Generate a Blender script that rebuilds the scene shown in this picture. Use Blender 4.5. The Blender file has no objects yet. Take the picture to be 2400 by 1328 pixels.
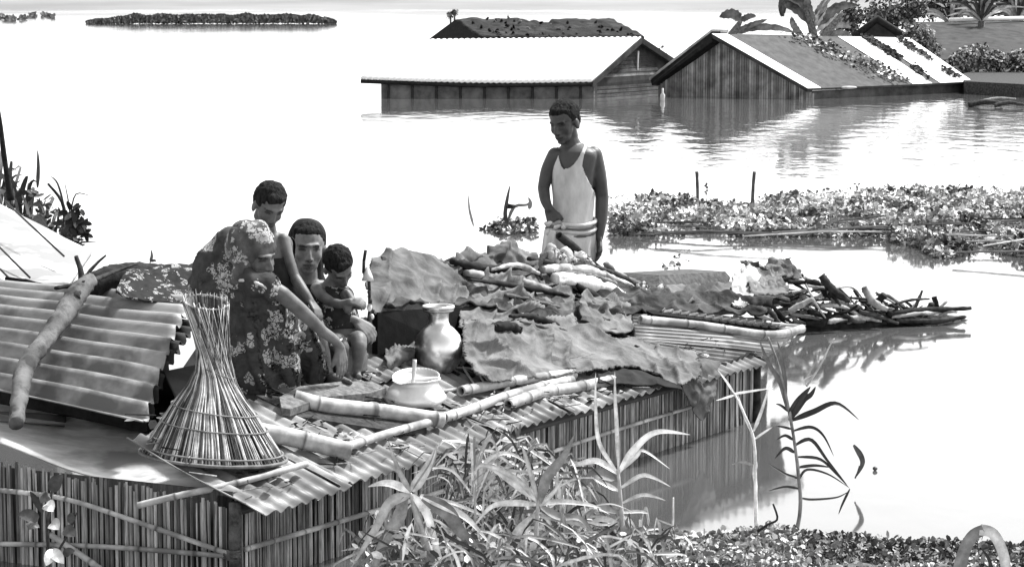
import bpy, math, random
from mathutils import Vector, Matrix, Quaternion, noise as MN
R_ = random.Random(7)
sc = bpy.context.scene
# ---------------------------------------------------------------- camera
F = 5800.0; H = 2.227
TH = math.atan((664 + 15) / F)
cd = bpy.data.cameras.new('camera'); cam = bpy.data.objects.new('camera', cd)
sc.collection.objects.link(cam); sc.camera = cam
cam.location = (0, 0, H); cam.rotation_euler = (math.pi / 2 - TH, 0, 0)
cd.sensor_width = 36; cd.lens = 36 * F / 2400; cd.clip_end = 5000
# ---------------------------------------------------------------- light
SUN = Vector((0.45, 0.38, 0.85)).normalized()
w = bpy.data.worlds.new('World'); sc.world = w; w.use_nodes = True
nt = w.node_tree; nt.nodes.clear()
sk = nt.nodes.new('ShaderNodeTexSky'); sk.sky_type = 'NISHITA'; sk.sun_disc = False
sk.sun_elevation = math.asin(SUN.z); sk.sun_rotation = math.atan2(SUN.x, SUN.y)
sk.air_density = 1.0; sk.dust_density = 1.2; sk.ozone_density = 1.0
bw = nt.nodes.new('ShaderNodeRGBToBW'); bg = nt.nodes.new('ShaderNodeBackground')
bg.inputs['Strength'].default_value = 0.15
wo = nt.nodes.new('ShaderNodeOutputWorld')
nt.links.new(sk.outputs[0], bw.inputs[0]); nt.links.new(bw.outputs[0], bg.inputs[0]); nt.links.new(bg.outputs[0], wo.inputs[0])
sl = bpy.data.lights.new('sun', 'SUN'); sl.energy = 3.0; sl.angle = math.radians(7); sl.color = (1, 1, 1)
so = bpy.data.objects.new('sun', sl); sc.collection.objects.link(so)
so.rotation_euler = (-SUN).to_track_quat('-Z', 'Y').to_euler(); so.location = (5, -5, 20)
sc.view_settings.view_transform = 'Standard'; sc.view_settings.look = 'None'
sc.view_settings.exposure = 1.52; sc.view_settings.gamma = 1
sc.render.engine = 'CYCLES'
sc.cycles.max_bounces = 5; sc.cycles.diffuse_bounces = 2; sc.cycles.glossy_bounces = 3
sc.cycles.transparent_max_bounces = 4

# ---------------------------------------------------------------- pixel -> place
CT, ST = math.cos(TH), math.sin(TH)
def ray(px, py):
    dx = (px - 1200) / F; dz = (664 - py) / F
    return Vector((dx, CT + dz * ST, -ST + dz * CT))
def P(px, py, Y):
    d = ray(px, py); t = Y / d.y
    return Vector((d.x * t, Y, H + d.z * t))
def Pz(px, py, z):
    d = ray(px, py); t = (z - H) / d.z
    return Vector((d.x * t, d.y * t, z))
ZE = 0.33
E0 = Pz(570, 1185, ZE); E1 = Pz(1790, 842, ZE)
UD = (E1 - E0).normalized(); VD = Vector((-UD.y, UD.x, 0)); LEN = (E1 - E0).length
MS = 0.35
def HU(u, v, z): return Vector((E0.x, E0.y, 0)) + UD * u + VD * v + Vector((0, 0, z))
def V(px, py, v):
    """pixel ray meets the upright plane parallel to the eave, v metres behind it"""
    d = ray(px, py); o = Vector((0, 0, H)); a = HU(0, v, 0)
    t = (a - o).dot(VD) / d.dot(VD)
    return o + d * t
def R(px, py, h=0.0):
    """pixel ray meets the front roof slope, raised by h"""
    d = ray(px, py); o = Vector((0, 0, H)); n = (Vector((0, 0, 1)) - VD * MS); a = HU(0, 0, ZE + h)
    t = (a - o).dot(n) / d.dot(n)
    return o + d * t
def pts(L, Y=None): return [P(p[0], p[1], p[2] if len(p) > 2 else Y) for p in L]

# ---------------------------------------------------------------- materials
def grey(v): return (v, v, v, 1)
KS = dict(tin_sheet_flat=.8, reed_wall=1.1, plank_wall=.8, leaf_dark=1.2, gunny_sack=.38, gunny_sack_pale=.42, bark=.7, tin_sheet_worn=.5, grey_cloth=.7, tin_sheet_bright=1, white_cotton=.9, aluminium=1, aluminium_pot=1, pale_cloth=.75, bamboo=.8, dry_branch=.6, far_leaf=1.05, distant_land=1, trap_slats=.9, skin=1.0, skin_dark=.68, hair=1, dark_cloth_and_shade=1, leaf_pale=1.9, tin_sheet=.5)
def M(name, lo, hi, ns=8, st=(1, 1, 1), rough=.8, bump=.3, metal=0, detail=6, tint=True, lo2=None, ns2=2.0, sharp=(.35, .65), spec=.06, bdist=.01, ridge=0):
    m = bpy.data.materials.new(name); m.use_nodes = True; t = m.node_tree; N = t.nodes; L = t.links
    b = N['Principled BSDF']; b.inputs['Roughness'].default_value = rough; b.inputs['Metallic'].default_value = metal
    b.inputs['Specular IOR Level'].default_value = spec
    K = KS.get(name, .5); lo *= K; hi *= K; lo2 = None if lo2 is None else lo2 * K
    tc = N.new('ShaderNodeTexCoord'); mp = N.new('ShaderNodeMapping'); mp.inputs['Scale'].default_value = st
    L.new(tc.outputs['Object'], mp.inputs[0])
    n = N.new('ShaderNodeTexNoise'); n.inputs['Scale'].default_value = ns; n.inputs['Detail'].default_value = detail; n.inputs['Roughness'].default_value = .65
    L.new(mp.outputs[0], n.inputs['Vector'])
    r = N.new('ShaderNodeValToRGB'); r.color_ramp.elements[0].position = sharp[0]; r.color_ramp.elements[1].position = sharp[1]
    r.color_ramp.elements[0].color = grey(lo); r.color_ramp.elements[1].color = grey(hi)
    L.new(n.outputs['Fac'], r.inputs[0]); out = r.outputs[0]
    if lo2 is not None:
        n2 = N.new('ShaderNodeTexNoise'); n2.inputs['Scale'].default_value = ns2; n2.inputs['Detail'].default_value = 4
        L.new(tc.outputs['Object'], n2.inputs['Vector'])
        r2 = N.new('ShaderNodeValToRGB'); r2.color_ramp.elements[0].position = .48; r2.color_ramp.elements[1].position = .6
        L.new(n2.outputs['Fac'], r2.inputs[0])
        mx = N.new('ShaderNodeMixRGB'); L.new(r2.outputs[0], mx.inputs[0]); mx.inputs[2].default_value = grey(lo2)
        L.new(out, mx.inputs[1]); out = mx.outputs[0]
    if tint:
        at = N.new('ShaderNodeAttribute'); at.attribute_name = 'tint'
        mu = N.new('ShaderNodeMixRGB'); mu.blend_type = 'MULTIPLY'; mu.inputs[0].default_value = 1
        L.new(out, mu.inputs[1]); L.new(at.outputs['Color'], mu.inputs[2]); out = mu.outputs[0]
    L.new(out, b.inputs['Base Color'])
    if ridge:
        n3 = N.new('ShaderNodeTexNoise'); n3.noise_type = 'RIDGED_MULTIFRACTAL'; n3.inputs['Scale'].default_value = ridge; n3.inputs['Detail'].default_value = 3; n3.normalize = True
        L.new(tc.outputs['Object'], n3.inputs['Vector'])
        b3 = N.new('ShaderNodeBump'); b3.inputs['Strength'].default_value = .8; b3.inputs['Distance'].default_value = .045; L.new(n3.outputs['Fac'], b3.inputs['Height'])
    if bump:
        bp = N.new('ShaderNodeBump'); bp.inputs['Strength'].default_value = bump; bp.inputs['Distance'].default_value = bdist
        L.new(n.outputs['Fac'], bp.inputs['Height']); L.new(bp.outputs[0], b.inputs['Normal'])
        if ridge: L.new(b3.outputs[0], bp.inputs['Normal'])
    return m
def floral(name, ground, flower, scale=9, size=.30, ground2=None):
    m = M(name, ground * .7, ground * 1.3, 25, bump=.1, rough=.9, tint=True)
    t = m.node_tree; N = t.nodes; L = t.links; b = N['Principled BSDF']
    src = b.inputs['Base Color'].links[0].from_socket
    tc = N.new('ShaderNodeTexCoord')
    nz = N.new('ShaderNodeTexNoise'); nz.inputs['Scale'].default_value = scale * 2.2; L.new(tc.outputs['Object'], nz.inputs['Vector'])
    ad = N.new('ShaderNodeMixRGB'); ad.inputs[0].default_value = .09
    L.new(tc.outputs['Object'], ad.inputs[1]); L.new(nz.outputs['Color'], ad.inputs[2])
    vo = N.new('ShaderNodeTexVoronoi'); vo.inputs['Scale'].default_value = scale; L.new(ad.outputs[0], vo.inputs['Vector'])
    v2 = N.new('ShaderNodeTexVoronoi'); v2.feature = 'DISTANCE_TO_EDGE'; v2.inputs['Scale'].default_value = scale * 3.2; L.new(ad.outputs[0], v2.inputs['Vector'])
    c1 = N.new('ShaderNodeMath'); c1.operation = 'LESS_THAN'; c1.inputs[1].default_value = size; L.new(vo.outputs['Distance'], c1.inputs[0])
    c2 = N.new('ShaderNodeMath'); c2.operation = 'GREATER_THAN'; c2.inputs[1].default_value = .07; L.new(v2.outputs['Distance'], c2.inputs[0])
    mm = N.new('ShaderNodeMath'); mm.operation = 'MULTIPLY'; L.new(c1.outputs[0], mm.inputs[0]); L.new(c2.outputs[0], mm.inputs[1])
    mx = N.new('ShaderNodeMixRGB'); L.new(mm.outputs[0], mx.inputs[0]); L.new(src, mx.inputs[1]); mx.inputs[2].default_value = grey(flower)
    L.new(mx.outputs[0], b.inputs['Base Color'])
    return m
MT = dict(
    reed=M('reed_wall', .10, .30, 12, (6, 6, .6), bump=.3),
    tin=M('tin_sheet', .18, .66, 5, (.35, 1, 1), rough=.5, metal=.1, sharp=(.3, .65), bump=.12, detail=10, lo2=.20, ns2=4.5, spec=.3),
    cream_tin=M('tin_sheet_flat', .35, .85, 5, (.5, 1, 1), rough=.5, bump=.2, detail=12, sharp=(.3, .6), lo2=.3, ns2=3),
    tin_mid=M('tin_sheet_worn', .10, .42, 6, rough=.55, metal=.1, sharp=(.25, .75), bump=.15, detail=9),
    tin_white=M('tin_sheet_bright', .75, .85, 3, rough=.5, metal=.0, bump=.05),
    tin_dark=M('tin_sheet_dark', .05, .13, 3, rough=.7, lo2=.10, bump=.1),
    bamboo=M('bamboo', .32, .70, 7, (1, 1, 1), rough=.45, bump=.1, lo2=.25, ns2=6),
    wood=M('wood_grain', .09, .26, 10, (3, 3, 3), bump=.4, detail=8),
    bark=M('bark', .05, .20, 22, bump=.6, detail=8),
    dead=M('dry_branch', .16, .40, 18, bump=.7, detail=8, lo2=.10, ns2=9),
    dark=M('dark_cloth_and_shade', .012, .03, 14, bump=.3),
    sack=M('gunny_sack', .08, .42, 7, bump=.6, detail=12, ridge=6, sharp=(.3, .68), bdist=.02),
    sack_pale=M('gunny_sack_pale', .12, .50, 7, bump=.6, detail=12, ridge=7, sharp=(.3, .68), bdist=.02),
    cloth=M('pale_cloth', .40, .62, 12, bump=.3, lo2=.3, ns2=9, ridge=12),
    cloth_mid=M('grey_cloth', .12, .24, 14, bump=.3, lo2=.07, ns2=8, ridge=10),
    filler_dk=M('heap_filler_dark', .02, .20, 7, bump=.4, detail=8, ridge=9, sharp=(.4, .7)),
    white=M('white_cotton', .38, .66, 9, (1, 1, .4), bump=.5, detail=8, sharp=(.3, .6), bdist=.02),
    skin=M('skin', .075, .15, 14, rough=.55, bump=.12, spec=.35),
    skin_dark=M('skin_dark', .05, .09, 10, rough=.5, bump=.12, spec=.35),
    hair=M('hair', .006, .028, 70, (1, 1, .3), rough=.85, bump=1, spec=.08, bdist=.02),
    alu=M('aluminium', .62, .80, 5, rough=.30, metal=1, bump=.03),
    alu_old=M('aluminium_pot', .55, .78, 7, rough=.42, metal=.6, bump=.05),
    leaf=M('leaf_pale', .12, .30, 16, rough=.5, bump=.2, spec=.5),
    leaf_dark=M('leaf_dark', .03, .10, 16, rough=.55, bump=.2, spec=.4),
    far_leaf=M('far_leaf', .05, .22, 3, rough=.7, bump=.2),
    tin_grey=M('tin_sheet_grey', .07, .15, 5, rough=.6, bump=.1, detail=9),
    thatch=M('thatch', .02, .12, 3, (1, 1, 2.5), bump=.8, detail=10, lo2=.04, ns2=1.5, sharp=(.4, .7), bdist=.1),
    slat=M('plank_wall', .10, .26, 3, (1, 1, 1), bump=.2, tint=True),
    land=M('distant_land', .16, .24, .02, bump=0, tint=False),
    slatl=M('trap_slats', .22, .5, 20, bump=.2),
)
MT['sari'] = floral('floral_sari', .10, .36, 11, .42)
MT['sari2'] = floral('floral_dress', .05, .30, 16, .36)

# ---------------------------------------------------------------- mesh builder
WO = {}
def setp(o, label=None, cat=None, group=None, kind=None):
    if label: o['label'] = label
    if cat: o['category'] = cat
    if group: o['group'] = group
    if kind: o['kind'] = kind
    return o
def empty(name, loc, label, cat, group=None):
    o = bpy.data.objects.new(name, None); sc.collection.objects.link(o); o.location = loc; o.empty_display_size = .1
    WO[o.name] = Vector(loc); return setp(o, label, cat, group)
def cr(a, b, c, d, t):
    return 0.5 * ((2 * b) + (c - a) * t + (2 * a - 5 * b + 4 * c - d) * t * t + (3 * b - a - 3 * c + d) * t ** 3)
def spline(L, n):
    """resample L (Vectors or floats) to n points, Catmull-Rom"""
    m = len(L) - 1; out = []
    for i in range(n):
        x = i * m / (n - 1); k = min(int(x), m - 1); t = x - k
        out.append(cr(L[max(k - 1, 0)], L[k], L[k + 1], L[min(k + 2, m)], t))
    return out
class MB:
    def __init__(s): s.v = []; s.f = []; s.t = []
    def add(s, vs, fs, tint=1.0):
        b = len(s.v); s.v += vs; s.f += [tuple(i + b for i in f) for f in fs]
        s.t += (tint if isinstance(tint, list) else [tint] * len(vs))
    def tube(s, P_, r_, seg=8, tint=1.0, hollow=False, n=None, flat=1.0, jit=0):
        if n: P_ = spline(P_, n); r_ = spline(r_, n) if len(r_) > 1 else r_ * n
        if len(r_) == 1: r_ = r_ * len(P_)
        vs, fs = [], []; up = None; N = len(P_)
        for i, p in enumerate(P_):
            t = (P_[min(i + 1, N - 1)] - P_[max(i - 1, 0)]).normalized()
            if up is None:
                up = t.orthogonal().normalized()
                if abs(t.z) < .9: up = (Vector((0, 0, 1)) - t * t.z).normalized()
            up = (up - t * up.dot(t)).normalized(); sd = t.cross(up)
            for k in range(seg):
                a = 2 * math.pi * k / seg; q = r_[i] * (1 + (R_.uniform(-jit, jit) if jit else 0))
                vs.append(p + up * math.cos(a) * q * flat + sd * math.sin(a) * q)
        for i in range(N - 1):
            for k in range(seg):
                a = i * seg + k; b = i * seg + (k + 1) % seg
                fs.append((a, b, b + seg, a + seg))
        tt = [t_ for t_ in tint for _ in range(seg)] if isinstance(tint, list) else [tint] * len(vs)
        tint = tt[0]
        if hollow:
            for e, d in ((0, 1), (N - 1, -1)):
                base = len(vs); c = P_[e]; ax = (P_[e + d] - c).normalized()
                for dep, q in ((0, .72), (r_[e] * 1.6, .70)):
                    for k in range(seg): vs.append(c + (vs[e * seg + k] - c) * q + ax * dep); tt.append(tint if dep == 0 else .08)
                for k in range(seg):
                    k2 = (k + 1) % seg
                    f1 = (e * seg + k, e * seg + k2, base + k2, base + k); f2 = (base + k, base + k2, base + seg + k2, base + seg + k)
                    fs += [f1[::-1], f2[::-1]] if e == 0 else [f1, f2]
                ce = tuple(base + seg + k for k in range(seg)); fs.append(ce[::-1] if e == 0 else ce)
        else:
            fs.append(tuple(reversed(range(seg)))); fs.append(tuple((N - 1) * seg + k for k in range(seg)))
        s.add(vs, fs, tt)
    def caps(s, P_, r_, seg=12, n=None):
        """rounded limb"""
        if n: P_ = spline(P_, n); r_ = spline(r_, n)
        s.tube(P_, r_, seg); s.ell(P_[0], (r_[0],) * 3); s.ell(P_[-1], (r_[-1],) * 3)
    def ell(s, c, r, rot=None, nu=14, nv=9, tint=1.0):
        vs, fs = [], []
        for j in range(1, nv):
            for i in range(nu):
                a = 2 * math.pi * i / nu; b = math.pi * j / nv
                q = Vector((math.cos(a) * math.sin(b) * r[0], math.sin(a) * math.sin(b) * r[1], math.cos(b) * r[2]))
                vs.append(c + (rot @ q if rot else q))
        q = Vector((0, 0, r[2])); top = len(vs); vs.append(c + (rot @ q if rot else q)); vs.append(c - (rot @ q if rot else q))
        for j in range(nv - 2):
            for i in range(nu):
                a = j * nu + i; b = j * nu + (i + 1) % nu; fs.append((a, a + nu, b + nu, b))
        for i in range(nu):
            fs.append((top, i, (i + 1) % nu)); e = (nv - 2) * nu; fs.append((top + 1, e + (i + 1) % nu, e + i))
        s.add(vs, fs, tint)
    def box(s, c, hx, hy, hz, tint=1.0):
        """c centre, hx hy hz half-extent vectors"""
        vs = [c + hx * a + hy * b + hz * d for a in (-1, 1) for b in (-1, 1) for d in (-1, 1)]
        s.add(vs, [(0, 1, 3, 2), (4, 6, 7, 5), (0, 4, 5, 1), (2, 3, 7, 6), (0, 2, 6, 4), (1, 5, 7, 3)], tint)
    def prism(s, front, depth, tint=1.0):
        """polygon of Vectors pushed by vector depth"""
        n = len(front); vs = list(front) + [p + depth for p in front]
        s.add(vs, [tuple(range(n)), tuple(reversed(range(n, 2 * n)))] + [(i, i + n, (i + 1) % n + n, (i + 1) % n) for i in range(n)], tint)
    def blade(s, path, wd, ref, n=12, tint=1.0, fold=.25, prof=None):
        """leaf blade: path points, max half width, ref = facing direction"""
        Q = spline(path, n); vs, fs, tt = [], [], []
        for i, p in enumerate(Q):
            t = (Q[min(i + 1, n - 1)] - Q[max(i - 1, 0)]).normalized()
            sd = t.cross(ref); sd = sd.normalized() if sd.length > 1e-5 else t.orthogonal().normalized()
            nn = sd.cross(t); x = i / (n - 1)
            h = wd * (prof(x) if prof else (min(1, .35 + x * 3) * (1 - x ** 2.6) + .02))
            vs += [p - sd * h + nn * h * fold, p, p + sd * h + nn * h * fold]; tt += [tint * .9, tint * 1.25, tint * .9]
        for i in range(n - 1):
            a = i * 3; fs += [(a, a + 1, a + 4, a + 3), (a + 1, a + 2, a + 5, a + 4)]
        s.add(vs, fs, tt)
    def leaf(s, c, nrm, d, L, W, tint=1.0, cup=.15):
        d = (d - nrm * d.dot(nrm)).normalized(); sd = nrm.cross(d)
        vs = [c, c + d * L * .3 + sd * W + nrm * cup * W, c + d * L * .75 + sd * W * .8 + nrm * cup * W, c + d * L, c + d * L * .75 - sd * W * .8 + nrm * cup * W, c + d * L * .3 - sd * W + nrm * cup * W, c + d * L * .5]
        s.add(vs, [(0, 1, 2, 6), (6, 2, 3), (6, 3, 4), (0, 6, 4, 5)], tint)
    def build(s, name, mat, parent=None, smooth=True, remesh=None, sm=3, solid=None, fn=None, tf=None, org=None, sub=0):
        me = bpy.data.meshes.new(name)
        if org is None:
            mn = Vector((min(p[i] for p in s.v) for i in range(3))); mx = Vector((max(p[i] for p in s.v) for i in range(3)))
            org = Vector(((mn.x + mx.x) / 2, (mn.y + mx.y) / 2, mn.z))
        me.from_pydata([p - org for p in s.v], [], s.f); me.update()
        if remesh:
            tmp = bpy.data.objects.new('tmp', me); sc.collection.objects.link(tmp)
            rm = tmp.modifiers.new('r', 'REMESH'); rm.mode = 'VOXEL'; rm.voxel_size = remesh; rm.use_smooth_shade = True
            ms = tmp.modifiers.new('s', 'SMOOTH'); ms.iterations = sm; ms.factor = .5
            dg = bpy.context.evaluated_depsgraph_get(); dg.update()
            me2 = bpy.data.meshes.new_from_object(tmp.evaluated_get(dg)); me2.name = name
            bpy.data.objects.remove(tmp); me = me2; s.t = [1.0] * len(me.vertices)
        if fn:
            for v in me.vertices: v.co = fn(v.co + org, v.normal) - org
            me.update()
        if tf: s.t = [tf(v.co + org, v.normal) for v in me.vertices]
        ca = me.color_attributes.new('tint', 'FLOAT_COLOR', 'POINT')
        buf = []
        for t in s.t: buf += [t, t, t, 1.0]
        ca.data.foreach_set('color', buf)
        me.materials.clear(); me.materials.append(MT[mat] if isinstance(mat, str) else mat)
        if smooth: me.polygons.foreach_set('use_smooth', [True] * len(me.polygons))
        o = bpy.data.objects.new(name, me); sc.collection.objects.link(o)
        if parent is not None: o.parent = parent; o.location = org - WO[parent.name]
        else: o.location = org
        WO[o.name] = org.copy()
        if solid:
            md = o.modifiers.new('thickness', 'SOLIDIFY'); md.thickness = solid; md.offset = 0
        return o
def ridged(p, f):
    return 1 - 2 * abs(MN.noise(p * f))
def loft(rows, nu=40, nv=30, wr=.012, fr=6, fine=.003, seed=0, mb=None, tint=1.0, nrm=None, fo=None):
    """rows of Vectors -> smooth wrinkled sheet"""
    g = [spline(r, nu) for r in rows]
    cols = [spline([g[j][i] for j in range(len(g))], nv) for i in range(nu)]
    vs, fs = [], []; off = Vector((seed * 3.7, seed * 1.3, seed * 2.1))
    for j in range(nv):
        for i in range(nu):
            p = cols[i][j]
            if nrm is None:
                a = cols[min(i + 1, nu - 1)][j] - cols[max(i - 1, 0)][j]; b = cols[i][min(j + 1, nv - 1)] - cols[i][max(j - 1, 0)]
                n = a.cross(b); n = n.normalized() if n.length > 1e-9 else Vector((0, 0, 1))
                if n.y > 0: n = -n
            else: n = nrm
            q = p + off; q2 = Vector((q.x * .7, q.y * .7, q.z * 1.6))
            d = wr * (ridged(q2, fr) ** 3 + .6 * MN.noise(q * fr * 1.7)) + fine * MN.noise(q * 30)
            if fo:
                for (am, kx, kz, wp) in fo:
                    d += min(1, .15 + min(i, nu - 1 - i, j, nv - 1 - j) / 14) * am * (1 - abs(math.sin(p.x * kx + p.y * kx * .3 + p.z * kz + wp * MN.noise(q * 2.2)))) ** 3 * max(0, .5 + MN.noise(q * 3 + Vector((kx, 0, 0))) * 2)
            vs.append(p + n * d)
    for j in range(nv - 1):
        for i in range(nu - 1):
            a = j * nu + i; fs.append((a, a + 1, a + nu + 1, a + nu))
    mb = mb or MB(); mb.add(vs, fs, tint); return mb
def corr(c, nw, amp, bulge=0.0, nt=10, warp=.008, seed=0, mb=None, per=8, jag=0, tint=1.0):
    """corrugated sheet: corners c[0],c[1] (one end) c[3],c[2] (other end); waves counted from c[0] to c[1]... ridges run c[0]->c[3]"""
    mb = mb or MB(); N = ((c[1] - c[0]).cross(c[3] - c[0])).normalized()
    if N.z < 0: N = -N
    ns = nw * per; vs, fs = [], []
    off = Vector((seed * 5.1, seed, 0))
    for j in range(nt + 1):
        for i in range(ns + 1):
            a = i / ns; t = j / nt
            if jag and j in (0, nt): t += jag * MN.noise(Vector((i * .13, seed, j)))
            p = c[0] * (1 - a) * (1 - t) + c[1] * a * (1 - t) + c[2] * a * t + c[3] * (1 - a) * t
            p = p + N * (amp * math.cos(2 * math.pi * nw * a) + bulge * 4 * a * (1 - a) + warp * MN.noise((p + off) * 2.5) * 2)
            vs.append(p)
    for j in range(nt):
        for i in range(ns):
            a = j * (ns + 1) + i; fs.append((a, a + 1, a + ns + 2, a + ns + 1))
    mb.add(vs, fs, tint); return mb
# ================================================================ SETTING
def water():
    m = bpy.data.materials.new('flood_water'); m.use_nodes = True; t = m.node_tree; N = t.nodes; L = t.links
    b = N['Principled BSDF']; b.inputs['Base Color'].default_value = grey(.07); b.inputs['Roughness'].default_value = .06
    b.inputs['IOR'].default_value = 2.5
    tc = N.new('ShaderNodeTexCoord')
    def nz(sx, sy, s, d):
        mp = N.new('ShaderNodeMapping'); mp.inputs['Scale'].default_value = (sx, sy, 1); L.new(tc.outputs['Object'], mp.inputs[0])
        n = N.new('ShaderNodeTexNoise'); n.inputs['Scale'].default_value = s; n.inputs['Detail'].default_value = d
        L.new(mp.outputs[0], n.inputs['Vector']); return n.outputs['Fac']
    a = nz(1, .45, 2.2, 3); c = nz(.05, .02, 1.0, 2)
    # wind-ruffled patches, calm elsewhere
    r = N.new('ShaderNodeValToRGB'); r.color_ramp.elements[0].position = .45; r.color_ramp.elements[1].position = .62
    r.color_ramp.elements[0].color = grey(.12); r.color_ramp.elements[1].color = grey(1); L.new(c, r.inputs[0])
    mu = N.new('ShaderNodeMath'); mu.operation = 'MULTIPLY'; L.new(a, mu.inputs[0]); L.new(r.outputs[0], mu.inputs[1])
    bp = N.new('ShaderNodeBump'); bp.inputs['Strength'].default_value = .8; bp.inputs['Distance'].default_value = .035
    L.new(mu.outputs[0], bp.inputs['Height']); L.new(bp.outputs[0], b.inputs['Normal'])
    return m
MT['water'] = water()
b = MB(); b.add([Vector((-900, -60, 0)), Vector((900, -60, 0)), Vector((900, 1500, 0)), Vector((-900, 1500, 0))], [(0, 1, 2, 3)])
setp(b.build('water', 'water', smooth=False, org=Vector((0, 0, 0))), kind='structure')
# low far bank, pale with distance
b = MB(); vs, fs = [], []
for i in range(121):
    x = -600 + i * 10
    for (y, z) in ((345, -.1), (352, .25), (380, 1.0 + .5 * MN.noise(Vector((x * .02, 0, 0)))), (520, 5 + 2.5 * MN.noise(Vector((x * .012, 3, 0)))), (900, 9)):
        vs.append(Vector((x, y + 14 * MN.noise(Vector((x * .02, y, 7))), z)))
for i in range(120):
    for j in range(4): a = i * 5 + j; fs.append((a, a + 5, a + 6, a + 1))
b.add(vs, fs); setp(b.build('terrain', 'land', org=Vector((0, 0, 0))), kind='structure')

def rv(a=1.0): return Vector((R_.uniform(-a, a), R_.uniform(-a, a), R_.uniform(-a, a)))
def mass(name, poly, n, h, ls, mat, label, cat, kind='stuff', group=None, tl=(.25, 2.2), stems=0, hf=None, stick=0):
    """floating or rooted greenery over a ground polygon of pixels (z=0): rounded leaves at random height and tilt"""
    b = MB(); xs = [p[0] for p in poly]; ys = [p[1] for p in poly]; k = 0
    def inside(x, y):
        c = False
        for i in range(len(poly)):
            (x1, y1), (x2, y2) = poly[i], poly[i - 1]
            if (y1 > y) != (y2 > y) and x < (x2 - x1) * (y - y1) / (y2 - y1) + x1: c = not c
        return c
    g = 0
    while k < n and g < n * 30:
        g += 1; x = R_.uniform(min(xs), max(xs)); y = R_.uniform(min(ys), max(ys))
        if not inside(x, y): continue
        q = Pz(x, y, 0); cl = MN.noise(Vector((q.x * 1.1, q.y * .8, 1)) ) + .35 * MN.noise(q * 4)
        if R_.random() > (.7 if name == 'ground_weeds' else .5) + cl * (1.2 if name == 'ground_weeds' else 2.0): continue
        k += 1; hh = (h if hf is None else hf(x, y)) * max(.1, .55 + cl) * R_.uniform(.05, 1)
        c = q + Vector((0, 0, hh)); nr = (Vector((0, 0, .9)) + rv()).normalized(); s = ls * R_.uniform(.5, 1.3)
        dk = .35 if MN.noise(Vector((q.x * 2.6, q.y * 1.8, 9))) < -.12 else 1; ti = (R_.uniform(*tl) if R_.random() < .55 else tl[0]) * dk
        b.leaf(c, nr, rv().normalized(), s, s * R_.uniform(.25, .48), ti)
        if R_.random() < stems: b.tube([q, q + Vector((R_.uniform(-.03, .03), 0, hh * .5)), c], [s * .05] * 3, 3, .6)
    for i in range(stick):
        x = R_.uniform(min(xs), max(xs)); y = R_.uniform(min(ys) + (max(ys) - min(ys)) * .45, max(ys))
        if not inside(x, y): continue
        q = Pz(x, y, .03 + R_.uniform(0, .05)); d = Vector((R_.uniform(.6, 1.6), R_.uniform(-.5, .5), R_.uniform(-.02, .05)))
        b.tube([q, q + d * .5 + Vector((0, 0, .02)), q + d], [.008, .010, .005], 4, R_.choice([.3, .8, 2.4]))
    o = b.build(name, mat, smooth=False); setp(o, label, cat, group, kind); return o

# far island
b = MB()
for i in range(9000):
    t = R_.random(); x = 205 + 580 * t; hh = 17 * min(1, t * 5, (1 - t) * 9) ** .8 * (.75 + .35 * MN.noise(Vector((t * 18, 0, 0))))
    if t > .96: hh *= 1.5
    q = Pz(x, R_.uniform(55, 57.5), 0); q.z = R_.uniform(0, 1) ** .8 * hh / 26
    b.leaf(q, (Vector((0, -1, .3)) + rv(.7)).normalized(), (Vector((0, 0, 1)) + rv(.6)).normalized(), .28, .09, R_.uniform(.3, 1.0))
setp(b.build('reed_island', 'far_leaf', smooth=False), 'long low dark reed island lying flat on the white water far off', 'island')
b = MB()
for i in range(260):
    x = R_.uniform(-20, 128); q = Pz(x, 44 + 5 * math.sin(x * .05) + R_.uniform(-1.5, 1.5), 0); q.z = R_.uniform(0, .25)
    if MN.noise(Vector((x * .06, 0, 5))) < -.12: continue
    b.leaf(q, (Vector((0, -1, .5)) + rv(.5)).normalized(), rv().normalized(), .35, .13, R_.uniform(.5, 1.2))
setp(b.build('floating_weed', 'far_leaf', smooth=False), 'small broken ring of weed far out on the open water', 'weed', kind='stuff')

# ================================================================ FAR HOUSES
def slope(name, A, B, C, D, mat, par, th=.06, nx=1, tint=1.0, strips=None):
    """roof slope with thickness: A ridge start, B ridge end, C eave end, D eave start"""
    b = MB(); n = (B - A).cross(D - A).normalized()
    if n.z < 0: n = -n
    if strips: b.mb = None
    b.prism([A, B, C, D], -n * th, tint); return b.build(name, mat, par, smooth=False)
def lerp(a, b, t): return a * (1 - t) + b * t
def quad_sub(A, B, C, D, s0, s1, t0=0, t1=1, up=.0):
    f = lambda s, t: lerp(lerp(A, B, s), lerp(D, C, s), t)
    n = (B - A).cross(D - A).normalized(); n = n if n.z > 0 else -n
    return [f(s0, t0) + n * up, f(s1, t0) + n * up, f(s1, t1) + n * up, f(s0, t1) + n * up]

# -- white roofed house
hA = empty('flooded_house', P(1100, 230, 54.3), 'flooded house with a plain white tin roof and slatted gable, beside open water', 'house')
rA, rB = P(960, 94, 55.0), P(1502, 88, 55.0); eD, eC = P(845, 184, 52.9), P(1387, 191, 52.9)
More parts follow.
